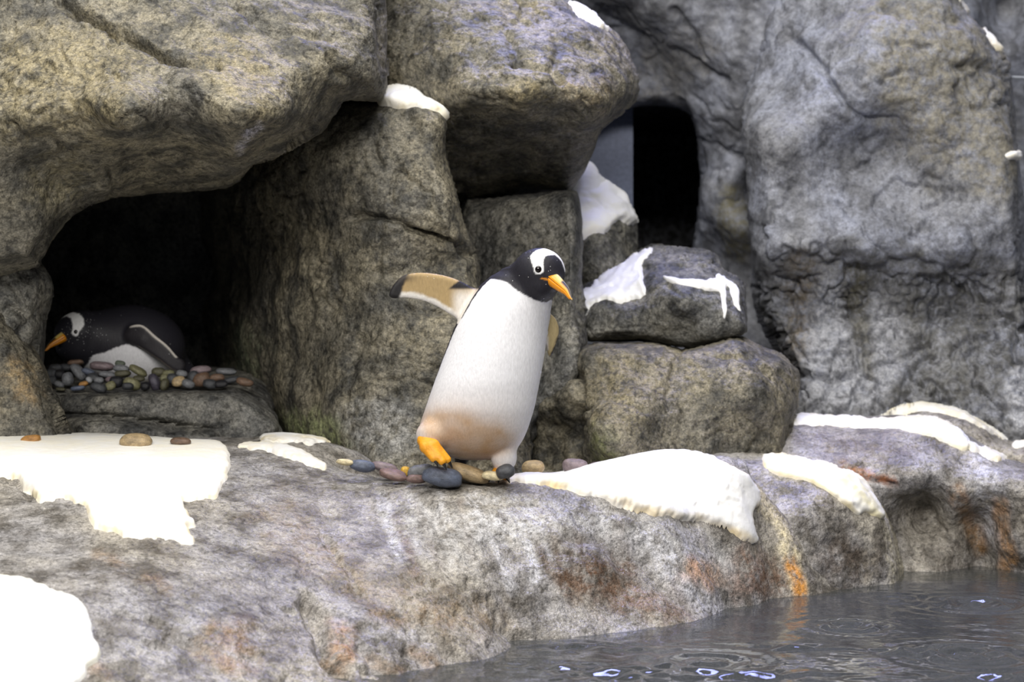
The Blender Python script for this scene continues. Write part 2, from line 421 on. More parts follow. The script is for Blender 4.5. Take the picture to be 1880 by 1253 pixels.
LCR = [(catmull(p, 3, False), wd, dp) for p, wd, dp in LCR]
def ledge_surf(x, y, fine=1.0):
    z = LZ(x, y); h = 0.012
    n = np.stack([-(LZ(x+h, y)-z)/h, -(LZ(x, y+h)-z)/h, np.ones_like(z)], 1); n /= np.linalg.norm(n, axis=1)[:, None]
    P = np.stack([x, y, z], 1)
    flat = smooth((n[:, 2]-0.80)/0.15)
    face = 1-0.65*flat
    r = (0.022*fbm(P, 0.40, 2 if fine < 1 else 3, 51)+fine*0.011*fbm(P, 0.12, 3, 52))*face
    pit = fbm(P*np.array([1, 1, 1.6]), 0.055, 3, 54)
    r = r-fine*0.020*face*smooth((pit-0.15)/0.5)*smooth(fbm(P, 0.35, 2, 55)*1.4+0.5)+fine*0.0035*fbm(P, 0.03, 2, 53)
    u, v = proj(P)
    for p, wd, dp in LCR:
        q = line_d(p, u+9*pnoise(P/0.07, 58), v+9*pnoise(P/0.07, 59))/(wd*(1+0.5*fbm(P, 0.06, 2, 57))); r = r-dp*np.exp(-q*q)*(y < 0.5)
    return P+n*r[:, None], n
xs = np.arange(-2.45, 2.65, 0.0085)
ys = np.concatenate([np.arange(-1.75, 0.42, 0.0075), np.arange(0.42, 3.3, 0.035)])
X, Y = np.meshgrid(xs, ys, indexing='ij')
P, n = ledge_surf(X.ravel(), Y.ravel())
u, v = proj(P); ny = len(ys)
idx = np.arange(len(P)).reshape(X.shape)
fr = np.stack([idx[:-1, :-1].ravel(), idx[1:, :-1].ravel(), idx[1:, 1:].ravel(), idx[:-1, 1:].ravel()], 1)
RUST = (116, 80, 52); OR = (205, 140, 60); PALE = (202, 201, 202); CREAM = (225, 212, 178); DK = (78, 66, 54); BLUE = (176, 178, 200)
LST = []
_q = random.Random(11)
for _k in range(26):          # pale lime streaks and brown algae streaks running down the face
    _u = _q.uniform(700, 1380); _v = np.interp(_u, [700, 900, 1100, 1250, 1380], [900, 915, 945, 975, 1010])+_q.uniform(0, 50); _l = _q.uniform(50, 120); _s = _q.uniform(0.1, 0.5)
    LST.append(('line', ([(_u, _v), (_u+_l*_s*0.5, _v+_l*0.5), (_u+_l*_s, _v+_l)], _q.uniform(4, 9)), 7, (214, 214, 220) if _k % 3 else (104, 82, 62), 0.6))
for _k in range(40):          # dark mottles low on the left slope
    _u = _q.uniform(150, 900); _v = _q.uniform(960, 1250); _r = _q.uniform(10, 26)
    LST.append(('line', ([(_u-_r, _v-_r*0.4), (_u, _v), (_u+_r*1.3, _v+_r*0.7)], _r*0.5), 9, (82, 74, 62) if _k % 4 else (146, 116, 82), 0.45))
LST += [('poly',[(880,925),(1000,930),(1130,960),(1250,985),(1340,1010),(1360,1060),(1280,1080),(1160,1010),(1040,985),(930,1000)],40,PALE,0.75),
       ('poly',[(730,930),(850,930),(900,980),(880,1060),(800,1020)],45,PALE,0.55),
       ('poly',[(1170,990),(1220,1010),(1290,1090),(1330,1130),(1280,1130),(1210,1060)],22,(210,210,218),0.8),
       ('poly',[(1010,990),(1080,985),(1150,1010),(1160,1060),(1100,1080),(1020,1060)],30,DK,0.75),
       ('poly',[(1040,1040),(1150,1050),(1230,1100),(1280,1140),(1180,1130),(1060,1100)],30,RUST,0.6),
       ('poly',[(1360,1000),(1400,1030),(1450,1060),(1455,1085),(1400,1100),(1350,1095),(1340,1050)],22,RUST,0.7),
       ('poly',[(1270,1020),(1320,1060),(1310,1080),(1260,1050)],16,OR,0.6),
       ('line',([(1392,905),(1420,950),(1445,1000),(1460,1040),(1465,1078)],13),9,CREAM,0.95),
       ('line',([(1452,1035),(1465,1060),(1468,1085)],11),6,OR,0.95),
       ('poly',[(600,1140),(640,1150),(645,1215),(615,1215)],14,(178,136,96),0.6),
       ('poly',[(400,1150),(460,1160),(470,1240),(420,1240)],26,(150,118,84),0.5),
       ('poly',[(470,930),(560,950),(700,1060),(900,1110),(880,1160),(700,1120),(520,1010)],40,(150,132,108),0.55)]
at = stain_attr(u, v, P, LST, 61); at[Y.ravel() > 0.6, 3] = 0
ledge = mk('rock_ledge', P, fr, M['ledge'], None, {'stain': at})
tag(ledge, 'long wet grey-brown rock ledge sloping down into the pool, the penguin walking on its rim', 'rock ledge')

def ledge_snow(poly, ymin, ymax, t=0.014, w=8.0, edge=(238, 222, 178), edge_k=0.8, seed=5, stains=(), label=None, step=0.004):
    pl = catmull(poly, 4)
    hx = []
    for a, b in pl:
        for D in (ymin-CY, ymax-CY): hx.append((a-CX)*D/F)
    U, V = np.meshgrid(np.arange(min(hx)-.02, max(hx)+.02, step), np.arange(ymin, ymax, step), indexing='ij')
    P, n = ledge_surf(U.ravel(), V.ravel(), 0.25); u, v = proj(P)
    wob = np.stack([u, v, u*0], 1)
    d = poly_sd(pl, u, v)+5*pnoise(wob/24, seed)+2.5*pnoise(wob/9, seed+1)
    q0 = np.minimum(V.ravel()-ymin, ymax-V.ravel())*600; d = np.minimum(d, q0)
    keep = (d > -5).reshape(U.shape)
    cell = keep[:-1, :-1] & keep[1:, :-1] & keep[1:, 1:] & keep[:-1, 1:]
    need = np.zeros(U.shape, bool); idx = np.zeros(U.shape, np.int64)
    for a in (0, 1):
        for b in (0, 1): need[a:U.shape[0]-1+a, b:U.shape[1]-1+b] |= cell
    idx[need] = np.arange(need.sum()); nn = need.ravel(); P = P[nn]; n = n[nn]; d = d[nn]; u = u[nn]; v = v[nn]
    q = np.clip(d/(w*1.5), -1, 1)
    P = P+n*(np.where(q > 0, t*np.sqrt(np.clip(1-(1-q)**2, 0, 1)), q*0.03)+0.002)[:, None]
    i, j = np.nonzero(cell)
    fr = np.stack([idx[i, j], idx[i+1, j], idx[i+1, j+1], idx[i, j+1]], 1)
    at = stain_attr(u, v, P, stains, seed)
    e = np.clip((1-smooth((d-1)/10))*edge_k*(0.7+0.9*fbm(P, 0.12, 2, seed+7)), 0, 1)
    na = at[:, 3]+(1-at[:, 3])*e; wg = np.where(na > 1e-6, e*(1-at[:, 3])/np.maximum(na, 1e-6), 0)[:, None]
    at = np.concatenate([at[:, :3]*(1-wg)+np.array(lin(*edge))*wg, na[:, None]], 1)
    o = mk('snow_patch', P, fr, M['snow'], ledge, {'stain': at})
    if label: o['label'] = label
    return o
ledge_snow([(-260,790),(0,800),(150,795),(260,800),(380,805),(415,825),(422,850),(418,875),(405,890),(400,910),(375,917),(345,918),(335,922),(345,945),(356,962),(345,970),(355,1000),(310,990),(250,990),(215,978),(175,965),(160,945),(150,930),(110,915),(75,918),(50,905),(35,885),(0,880),(-260,880)], -0.75, 0.55, seed=71,
           stains=[('poly',[(-260,800),(380,800),(420,850),(400,860),(200,840),(-260,840)],24,(246,240,222),0.8)], label='large white snow patch over the left rim')
ledge_snow([(-260,1030),(0,1060),(50,1068),(110,1090),(150,1110),(165,1130),(170,1165),(183,1190),(178,1215),(160,1230),(140,1260),(60,1330),(-260,1350)], -1.6, -0.6, seed=72, edge=(214,212,190), label='white snow patch low on the left slope')
ledge_snow([(436,822),(470,812),(520,818),(560,832),(598,860),(570,856),(530,842),(490,830)], -0.1, 0.6, 0.012, 6, seed=73, label='narrow white snow strip on the crest')
ledge_snow([(478,808),(500,796),(560,794),(618,797),(622,808),(590,814),(540,812)], 0.35, 0.85, 0.012, 6, seed=76)
ledge_snow([(905,878),(945,858),(1040,845),(1130,842),(1170,830),(1215,825),(1290,835),(1350,862),(1385,888),(1392,920),(1380,950),(1388,995),(1365,990),(1330,970),(1290,957),(1220,948),(1130,925),(1060,905),(1000,892),(950,888)], -0.3, 0.68, 0.018, 9, seed=74, step=0.003,
           edge=(238,214,160), label='broad white snow patch beside the walking penguin')

# ------------------------------------------------------------------ boulders
YEL = (150, 138, 104); DKW = (64, 64, 64); BLG = (112, 116, 124)
r1 = Rock([(-260,-220),(690,-220),(703,-60),(710,40),(715,110),(713,155),(700,185),(665,186),(630,188),(607,212),(575,243),(540,268),(500,290),(470,302),(452,318),(440,335),(415,342),(350,350),(280,356),(220,362),(180,372),(150,386),(125,405),(105,430),(88,458),(76,475),(40,500),(-260,520)],
  [(-200,-150,6.7),(200,-150,6.7),(600,-150,6.8),(0,0,6.45),(300,0,6.4),(600,0,6.5),(0,120,6.2),(250,120,6.12),(450,130,6.1),(620,130,6.3),(700,120,6.45),(50,225,6.0),(240,228,5.94),(430,232,5.97),(520,230,6.1),(600,200,6.35),(100,330,6.32),(170,300,6.3),(250,275,6.32),(250,345,6.62),(400,280,6.34),(420,330,6.55),(500,280,6.4),(80,420,6.3),(-200,250,6.1),(-200,450,6.3)],
  45, 0.35, 2.0, seed=1, cracks=[([(110,0),(150,30),(215,62),(270,85),(320,110),(370,118),(400,122)],9,0.055),([(425,5),(480,45),(530,62),(610,70)],8,0.02),([(15,228),(50,255),(95,262),(130,285)],8,0.03),([(600,110),(640,145),(680,165)],10,0.035),([(230,232),(300,226),(370,232),(430,245),(475,238)],6,0.012),([(190,300),(205,330),(200,360)],6,0.02)])
r1.build('overhanging_boulder', M['olive'], 'huge olive-grey boulder overhanging the dark nest hollow', stains=[
  ('poly',[(0,60),(180,60),(260,130),(200,230),(60,240),(-20,200)],60,YEL,0.6),('poly',[(370,50),(480,90),(500,190),(420,200),(380,130)],40,YEL,0.55),
  ('poly',[(60,300),(150,280),(150,340),(80,400)],30,(120,112,84),0.5),('line',([(440,262),(462,245),(478,232)],6),6,(190,188,200),0.8)])
r2 = Rock([(640,-220),(960,-220),(1000,-60),(1045,5),(1085,28),(1115,48),(1140,75),(1160,110),(1170,150),(1165,185),(1140,212),(1105,240),(1090,275),(1075,310),(1055,340),(1035,352),(980,358),(900,372),(850,385),(800,390),(760,350),(700,250),(640,100)],
  [(700,-150,7.5),(900,-150,7.5),(800,0,7.2),(980,0,7.25),(720,100,7.1),(850,100,6.95),(1000,100,6.9),(1120,120,7.05),(850,192,6.85),(960,198,6.8),(1080,200,6.85),(1140,185,7.0),(850,250,7.15),(960,250,7.15),(1050,250,7.15),(850,370,7.7),(980,350,7.65)],
  45, 0.35, 0.4, seed=2, cracks=[([(945,112),(980,118),(1010,130),(1030,150)],9,0.03),([(930,60),(950,90),(948,115)],8,0.02),([(840,180),(900,186),(960,200),(1030,196),(1080,206)],6,0.012),([(1010,60),(1025,95),(1015,120)],8,0.015)])
r2.build('round_boulder', M['olive'], 'round olive-brown boulder with a sliver of snow, wedged above the dark gap behind the penguin', stains=[
  ('poly',[(940,150),(1000,145),(1010,190),(950,195)],22,YEL,0.7),('poly',[(1050,150),(1110,150),(1120,190),(1050,190)],22,(140,124,92),0.5)])
sheet('snow_patch', r2.obj, r2.surf, [(1040,8),(1062,14),(1085,26),(1105,40),(1118,52),(1105,52),(1080,40),(1055,25)], 0.02, 6, 2, rough=0.4)
r3 = Rock([(395,230),(560,190),(640,178),(685,180),(720,164),(745,165),(790,186),(815,212),(820,235),(822,280),(833,330),(848,390),(865,440),(877,485),(880,520),(885,580),(900,650),(940,720),(965,780),(975,840),(978,900),(900,930),(700,920),(560,890),(440,800),(380,720),(360,500)],
  [(400,300,8.3),(380,500,8.7),(400,680,8.5),(480,330,7.4),(460,450,7.6),(450,600,7.7),(500,700,7.35),(560,280,7.05),(560,400,7.05),(570,520,7.0),(560,650,7.0),(580,760,6.85),(680,230,6.85),(690,350,6.75),(700,390,6.70),(700,500,6.72),(690,650,6.68),(680,800,6.6),(780,230,6.85),(800,350,6.73),(830,440,6.74),(830,480,6.8),(800,560,6.7),(800,700,6.62),(820,830,6.55),(930,800,6.65),(700,900,6.5),(930,900,6.6)],
  38, 0.3, 0.4, seed=3, cracks=[([(640,402),(690,395),(720,405),(745,408),(760,425),(790,440),(830,450),(858,462)],8,0.055),([(685,262),(700,300)],7,0.02),([(700,400),(695,450),(690,500)],8,0.012),([(650,620),(640,700),(630,770)],14,0.02),([(745,560),(790,575),(840,560)],8,0.015)])
r3.build('rock_pillar', M['olive'], 'broad olive-grey rock pillar rising behind the walking penguin, small snow cap on top', stains=[
  ('poly',[(520,760),(600,765),(650,840),(600,840),(540,800)],20,(150,160,110),0.6),('poly',[(440,600),(480,640),(470,690),(420,680)],25,(110,122,92),0.5),
  ('poly',[(640,760),(740,740),(760,830),(680,850)],30,(170,170,168),0.5)])
sheet('snow_patch', r3.obj, r3.surf, [(694,191),(697,183),(712,168),(735,160),(760,168),(788,180),(808,200),(820,224),(806,220),(775,206),(740,197),(705,194)], 0.022, 7, 2, rough=0.4)
r4a = Rock([(-260,330),(0,368),(12,385),(30,405),(45,430),(65,462),(82,490),(95,515),(97,540),(89,580),(83,620),(80,660),(80,700),(92,760),(60,830),(-260,850)],
  [(-200,500,6.5),(0,420,6.6),(0,600,6.5),(70,520,6.6),(70,680,6.6),(0,780,6.5)], 40, 0.3, 0.3, seed=4)
r4a.build('leaning_boulder', M['grey'], 'grey leaning boulder at the mouth of the nest hollow, tucked under the overhang')
sheet('snow_patch', r4a.obj, r4a.surf, [(-160,338),(0,366),(14,384),(34,408),(38,418),(20,404),(5,392),(-160,370)], 0.02, 7, 2.5, rough=0.4)
r4b = Rock([(-260,500),(-20,545),(10,565),(25,590),(45,618),(65,645),(85,680),(100,720),(115,755),(128,785),(136,805),(120,840),(-260,860)],
  [(-200,600,6.32),(0,600,6.44),(0,700,6.36),(50,700,6.38),(0,790,6.3),(100,790,6.38)], 35, 0.25, 0.3, seed=5)
r4b.build('low_boulder', M['olive'], 'low olive-grey boulder resting on the large snow patch in front of the nest hollow', stains=[('poly',[(20,660),(60,680),(70,720),(30,720)],20,(170,140,90),0.5)])
sheet('snow_patch', r4b.obj, r4b.surf, [(-160,522),(-10,550),(10,565),(6,572),(-20,562),(-160,545)], 0.02, 7, 2.5, rough=0.4)
rc = Rock([(-160,-60),(520,-60),(540,500),(520,790),(-160,800)], [(-100,300,8.2),(100,300,8.5),(300,300,8.7),(480,300,8.6),(-100,700,8.2),(100,700,8.6),(300,700,8.8),(480,700,8.6),(200,500,8.9)], 20, 0.2, 0.2, seed=6, step=5)
rc.build('wall_cave', M['grey'], kind='structure')
r6 = Rock([(840,370),(900,365),(1000,352),(1050,348),(1062,365),(1068,420),(1070,480),(1070,560),(1074,630),(1066,690),(1040,735),(1000,760),(985,810),(960,880),(880,880),(850,600)],
  [(860,400,7.6),(950,420,7.4),(1040,420,7.25),(1040,600,7.15),(960,600,7.3),(1000,700,7.15),(870,600,7.5),(940,860,7.1)], 28, 0.25, 0.3, seed=7)
r6.build('upright_rock', M['grey'], 'upright blue-grey rock in the shade beneath the round boulder, behind the penguin\'s head')
r7a = Rock([(1030,345),(1050,330),(1062,318),(1075,307),(1085,315),(1090,328),(1110,345),(1140,365),(1155,385),(1168,410),(1172,440),(1170,480),(1165,560),(1040,570),(1030,450)],
  [(1050,400,7.9),(1100,350,8.0),(1100,450,7.8),(1150,450,7.9),(1100,540,7.8),(1040,540,7.9)], 28, 0.22, 0.2, seed=8, step=2.5)
r7a.build('snow_capped_rock', M['grey'], 'pointed grey rock with a thick snow cap beside the dark doorway')
sheet('snow_cap', r7a.obj, r7a.surf, [(1026,350),(1060,316),(1075,303),(1087,312),(1092,327),(1112,344),(1142,364),(1157,384),(1170,410),(1150,408),(1135,402),(1112,425),(1090,428),(1066,438),(1050,400)], 0.03, 8, 2, edge_k=0.25)
r7b = Rock([(1055,530),(1100,498),(1150,468),(1190,450),(1205,446),(1260,457),(1310,470),(1330,495),(1362,515),(1370,540),(1372,600),(1365,612),(1330,620),(1280,637),(1250,640),(1180,628),(1080,628),(1060,615),(1050,570)],
  [(1120,560,7.35),(1090,600,7.35),(1130,500,7.6),(1200,480,7.55),(1300,500,7.42),(1250,540,7.2),(1350,560,7.3),(1300,600,7.2),(1180,600,7.28),(1250,620,7.28)], 22, 0.25, 0.3, seed=9, step=2.5,
  cracks=[([(1225,525),(1250,545),(1240,560),(1220,575)],6,0.02),([(1180,490),(1230,500),(1300,485)],6,0.012)])
r7b.build('flat_topped_rock', M['grey'], 'blocky grey rock streaked with white snow drips, stacked on the wide boulder')
sheet('snow_patch', r7b.obj, r7b.surf, [(1058,540),(1085,512),(1100,503),(1135,480),(1165,465),(1195,453),(1190,475),(1175,490),(1182,530),(1160,545),(1110,553),(1085,565),(1067,588),(1052,575)], 0.015, 5, 2, edge_k=0.1)
sheet('snow_patch', r7b.obj, r7b.surf, [(1217,507),(1240,511),(1290,517),(1316,512),(1318,503),(1345,518),(1352,545),(1355,574),(1345,560),(1338,530),(1331,530),(1329,560),(1326,592),(1320,570),(1318,545),(1300,540),(1260,527),(1225,516)], 0.012, 4, 2, edge_k=0.1, rough=0.3)
r7c = Rock([(985,735),(1010,710),(1050,680),(1062,640),(1080,630),(1150,626),(1210,632),(1250,642),(1300,630),(1350,614),(1400,635),(1440,655),(1465,690),(1465,740),(1455,790),(1440,850),(1300,900),(980,900),(972,800)],
  [(1000,760,7.1),(1000,850,7.1),(1045,800,7.05),(1075,800,6.85),(1100,660,7.0),(1100,760,6.8),(1100,850,6.78),(1230,660,7.05),(1180,740,6.82),(1250,780,6.85),(1250,840,6.8),(1350,640,7.1),(1330,740,6.9),(1400,720,6.95),(1440,700,7.1),(1400,800,6.98)], 32, 0.3, 0.3, seed=10,
  cracks=[([(1062,690),(1056,780),(1062,860)],10,0.06),([(1252,645),(1235,690),(1225,740)],8,0.02),([(1300,660),(1370,670),(1420,700)],8,0.02),([(1130,730),(1180,760)],8,0.012)])
r7c.build('wide_boulder', M['olive'], 'wide rounded olive-grey boulder at the bottom of the stack, resting on the ledge', stains=[
  ('poly',[(1080,690),(1160,670),(1200,740),(1100,800)],40,YEL,0.4),('poly',[(1090,790),(1130,800),(1130,860),(1090,850)],16,(112,118,70),0.6)])
r8 = Rock([(1420,-220),(1680,-220),(1755,-12),(1800,52),(1845,100),(1862,180),(1870,280),(1878,350),(1888,430),(1905,600),(1960,900),(1400,900),(1440,760),(1455,690),(1420,640),(1385,560),(1380,480),(1375,400),(1372,330),(1365,270),(1362,200),(1375,100),(1395,0)],
  [(1420,-100,8.6),(1600,-100,8.3),(1400,150,8.4),(1480,100,8.25),(1600,100,8.0),(1750,100,8.0),(1830,150,8.1),(1430,250,8.0),(1450,400,7.98),(1550,195,8.0),(1550,290,8.12),(1600,350,8.08),(1640,210,8.0),(1640,250,8.09),(1700,250,8.0),(1700,400,8.0),(1850,300,8.0),(1450,465,7.92),(1600,470,7.92),(1750,470,7.9),(1450,505,8.06),(1600,515,8.08),(1750,510,8.05),(1870,520,8.0),(1450,650,8.05),(1600,650,8.0),(1750,650,7.95),(1500,780,7.9),(1700,800,7.8),(1850,800,7.75)], 38, 0.35, 0.4, seed=11, rug=(492, 0.05),
  cracks=[([(1440,460),(1480,478),(1540,492),(1600,500),(1660,478),(1720,488),(1770,492)],9,0.05),([(1450,70),(1490,100),(1530,160),(1560,205),(1610,222),(1648,222)],8,0.04),([(1640,85),(1670,75),(1705,90)],9,0.03),([(1775,120),(1800,118),(1835,132)],8,0.04),([(1620,20),(1700,25),(1760,40)],12,0.025),([(1470,690),(1510,695),(1555,690)],10,0.04),([(1600,670),(1655,655),(1700,620),(1715,560),(1735,500)],8,0.04),([(1555,505),(1570,600),(1585,690)],7,0.03),([(1640,560),(1650,600),(1700,640)],7,0.03),([(1540,370),(1570,400),(1600,440),(1640,475)],6,0.02),([(1690,420),(1720,390),(1740,350)],7,0.02),([(1640,760),(1660,700),(1720,640)],8,0.03),([(1780,600),(1830,590),(1878,600)],8,0.03),([(1790,200),(1840,195)],9,0.02)])
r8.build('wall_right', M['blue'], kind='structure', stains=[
  ('poly',[(1600,0),(1760,0),(1850,110),(1870,330),(1760,330),(1640,230),(1600,100)],50,(136,130,112),0.7),
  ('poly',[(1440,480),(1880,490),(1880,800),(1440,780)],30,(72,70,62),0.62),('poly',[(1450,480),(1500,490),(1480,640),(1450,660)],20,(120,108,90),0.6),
  ('poly',[(1500,520),(1540,520),(1560,760),(1480,760)],20,(190,192,200),0.6),('poly',[(1580,560),(1650,560),(1640,740),(1560,740)],28,(186,188,196),0.6),('poly',[(1850,700),(1880,680),(1880,780),(1860,780)],12,(210,212,220),0.7),
  ('poly',[(1545,500),(1590,500),(1600,690),(1570,620)],10,(84,80,64),0.7)])
sheet('snow_patch', r8.obj, r8.surf, [(1796,48),(1806,60),(1830,84),(1846,102),(1836,98),(1815,77)], 0.02, 5, 2, rough=0.3)
sheet('snow_patch', r8.obj, r8.surf, [(1720,-60),(1755,-10),(1778,24),(1770,20),(1745,-12),(1712,-60)], 0.02, 5, 2, rough=0.3)
sheet('snow_knob', r8.obj, r8.surf, [(1842,286),(1850,279),(1866,279),(1872,286),(1866,294),(1848,294)], 0.03, 6, 1.5, rough=0.2)
rw = Rock([(600,-220),(1520,-220),(1520,760),(600,760)], [(620,-100,9.0),(620,700,9.1),(900,-100,8.9),(1100,0,8.75),(1120,40,8.95),(1200,20,8.7),(1250,80,8.75),(1180,100,9.0),(1330,40,8.65),(1380,100,8.6),(1250,150,8.95),(1200,180,9.1),(1320,200,8.8),(1300,300,9.05),(1340,330,8.9),(1380,350,9.0),(1310,450,9.1),(1350,420,8.85),(1380,500,8.95),(1000,300,9.2),(1060,300,9.15),(1000,600,9.2),(1300,650,9.0)], 22, 0.22, 0.25, seed=12, amp=0.85,
  hole=[(1088,240),(1110,215),(1150,200),(1200,194),(1245,200),(1268,220),(1280,260),(1284,320),(1278,400),(1270,460),(1265,540),(1080,540),(1078,300)],
  cracks=[([(1290,110),(1270,60),(1240,20)],9,0.03),([(1235,95),(1290,130),(1330,150)],8,0.03),([(1290,255),(1340,275),(1360,285)],7,0.02),([(1180,70),(1130,50),(1100,20)],9,0.03)])
rw.build('wall_back', M['back'], kind='structure', stains=[('poly',[(1320,350),(1360,350),(1380,460),(1330,470)],10,(104,98,66),0.7),('poly',[(1180,100),(1280,60),(1300,120),(1200,190)],22,(150,148,146),0.6)])
rx = Rock([(1740,-220),(2700,-220),(2700,800),(1740,800)], [(1740,0,9.2),(1795,20,9.1),(1820,20,9.35),(1900,50,9.2),(2100,0,9.0),(1860,200,9.4),(2100,300,9.1),(1800,500,9.3),(2100,600,9.1),(2600,0,8.4),(2600,700,8.4)], 20, 0.2, 0.2, seed=13, amp=0.8, step=4)
rx.build('wall_far', M['back'], kind='structure')
# passage behind the doorway: a vaulted duct closed at its end
def tunnel():
    prof = [(1050,560),(1050,300),(1062,235),(1095,196),(1150,178),(1205,172),(1262,182),(1296,215),(1308,270),(1310,340),(1310,560)]
    V = []; Fc = []; D0 = 9.12
    rings = 10
    for k in range(rings):
        D = D0+k*0.28
        for (a, b) in prof:
            p = unproj(np.float64(a), np.float64(b), np.float64(D0)); V.append((p[0]+0.10*k*0.28, D+CY, p[2]))
    m = len(prof)
    for k in range(rings-1):
        for i in range(m-1): Fc.append((k*m+i, k*m+i+1, (k+1)*m+i+1, (k+1)*m+i))
        Fc.append((k*m+m-1, k*m, (k+1)*m, (k+1)*m+m-1))
    Fc.append(tuple(range((rings-1)*m, rings*m)))
    o = mk('wall_passage', V, Fc, M['back'], smooth_=False); tag(o, kind='structure')
    a0 = unproj(np.float64(1050), np.float64(190), np.float64(9.55)); a1 = unproj(np.float64(1162), np.float64(560), np.float64(9.55))
    c = [(x_, y_, z_) for x_ in (a0[0], a1[0]) for y_ in (a0[1], a0[1]+0.08) for z_ in (a1[2], a0[2])]
    mk('panel', c, [(0,1,3,2),(4,6,7,5),(0,4,5,1),(2,3,7,6),(0,2,6,4),(1,5,7,3)], M['panel'], o, smooth_=False)
    return o
tunnel()
# lobes of the ledge running off to the right
lm = Rock([(1150,860),(1210,830),(1260,820),(1340,823),(1400,832),(1480,842),(1560,862),(1600,893),(1630,945),(1650,1005),(1664,1060),(1660,1160),(1440,1170),(1300,1120),(1200,960)],
  [(1200,850,6.75),(1300,830,6.8),(1300,900,6.6),(1400,850,6.7),(1400,950,6.52),(1480,860,6.68),(1480,950,6.5),(1500,1085,6.45),(1560,900,6.62),(1600,980,6.6),(1620,1075,6.58),(1450,1150,6.4),(1640,1150,6.6)], 30, 0.35, 0.3, seed=14, amp=0.55, crease=0.3,
  cracks=[([(1560,930),(1580,945),(1600,946)],6,0.015),([(1510,1000),(1560,1020),(1600,1060)],9,0.01)])
lm.build('ledge_boulder', M['ledge'], 'dark grey ledge boulder with a snow strip and pale stain running into the water', stains=[
  ('line',([(1615,900),(1635,960),(1650,1020),(1655,1065)],14),10,(216,208,182),0.85),('line',([(1580,945),(1590,1000),(1595,1060)],10),10,(196,190,176),0.6),('poly',[(1510,1000),(1590,990),(1600,1060),(1520,1070)],26,(92,80,70),0.7)])
sheet('snow_patch', lm.obj, lm.surf, [(1400,838),(1412,836),(1450,838),(1500,848),(1555,862),(1585,880),(1600,905),(1620,945),(1612,955),(1590,942),(1570,945),(1545,925),(1500,895),(1460,880),(1412,865)], 0.014, 6, 2, edge=(226,208,150), rough=0.5, stains=[('poly',[(1520,856),(1580,880),(1610,945),(1590,940),(1540,890)],14,(236,228,186),0.9)])
lr = Rock([(1340,830),(1368,802),(1395,785),(1430,766),(1500,763),(1620,764),(1700,764),(1750,782),(1800,815),(1845,845),(1900,860),(2050,900),(2080,1150),(1640,1150),(1600,1000),(1500,900)],
  [(1400,800,7.2),(1450,830,7.0),(1500,780,7.15),(1550,860,6.9),(1600,780,7.1),(1650,880,6.85),(1640,960,6.95),(1700,800,7.02),(1690,890,6.85),(1700,925,7.0),(1712,970,7.0),(1740,880,6.85),(1760,930,6.86),(1770,1000,6.97),(1790,960,7.0),(1800,1030,7.02),(1790,850,6.92),(1840,900,6.8),(1845,1000,6.85),(1880,950,6.78),(1680,1040,6.9),(1750,1060,6.9),(1880,1060,6.85),(2000,950,6.7),(2000,1080,6.7)], 30, 0.35, 0.3, seed=15, amp=0.6, crease=0.4,
  cracks=[([(1545,868),(1600,878),(1640,890)],6,0.02),([(1690,905),(1720,960),(1745,995)],9,0.02)])
lr.build('snow_edged_boulder', M['ledge'], 'humped grey-brown ledge boulder edged with snow, rust stains and dark hollows above the water', stains=[
  ('poly',[(1780,830),(1830,860),(1850,960),(1840,1030),(1800,960),(1770,880)],24,(206,206,214),0.75),('line',([(1835,930),(1845,1000),(1850,1035)],12),10,(190,140,80),0.7),('line',([(1760,900),(1775,950),(1800,1010)],12),10,(150,110,60),0.6),
  ('line',([(1550,862),(1600,875),(1640,885)],7),8,(170,98,36),0.85),('poly',[(1460,800),(1640,790),(1660,860),(1520,850)],40,(132,122,110),0.6)])
sheet('snow_patch', lr.obj, lr.surf, [(1384,797),(1400,780),(1432,768),(1500,763),(1600,766),(1690,764),(1730,772),(1770,800),(1778,822),(1765,824),(1730,808),(1690,795),(1640,783),(1580,780),(1500,780),(1440,784),(1420,798)], 0.016, 8, 2, edge=(232,220,180), rough=0.45)
sheet('snow_patch', lr.obj, lr.surf, [(1755,792),(1790,812),(1838,838),(1840,846),(1815,842),(1775,820)], 0.014, 6, 2)
sheet('snow_knob', lr.obj, lr.surf, [(1343,822),(1362,803),(1400,799),(1432,806),(1430,818),(1390,825)], 0.02, 7, 2, edge=(226,220,186))
lb = Rock([(1600,800),(1630,762),(1665,749),(1700,744),(1760,755),(1810,782),(1845,806),(1900,815),(2080,830),(2080,1000),(1620,1000)],
  [(1640,790,7.6),(1700,770,7.5),(1780,800,7.4),(1850,850,7.35),(2000,870,7.2),(1700,950,7.3),(2000,980,7.2)], 26, 0.3, 0.3, seed=16, amp=0.5, crease=0.3)
lb.build('low_ridge_boulder', M['ledge'], 'low violet-grey ridge boulder with a thin cream snow rim before the right wall')
sheet('snow_rim', lb.obj, lb.surf, [(1612,772),(1635,757),(1668,747),(1702,742),(1762,753),(1812,780),(1848,806),(1835,803),(1800,785),(1755,766),(1700,755),(1665,760),(1640,768)], 0.014, 5, 2, edge=(228,218,186), rough=0.3)
sheet('snow_rim', lb.obj, lb.surf, [(1862,814),(1900,814),(2060,830),(2060,840),(1900,822),(1864,822)], 0.014, 5, 2, rough=0.3)

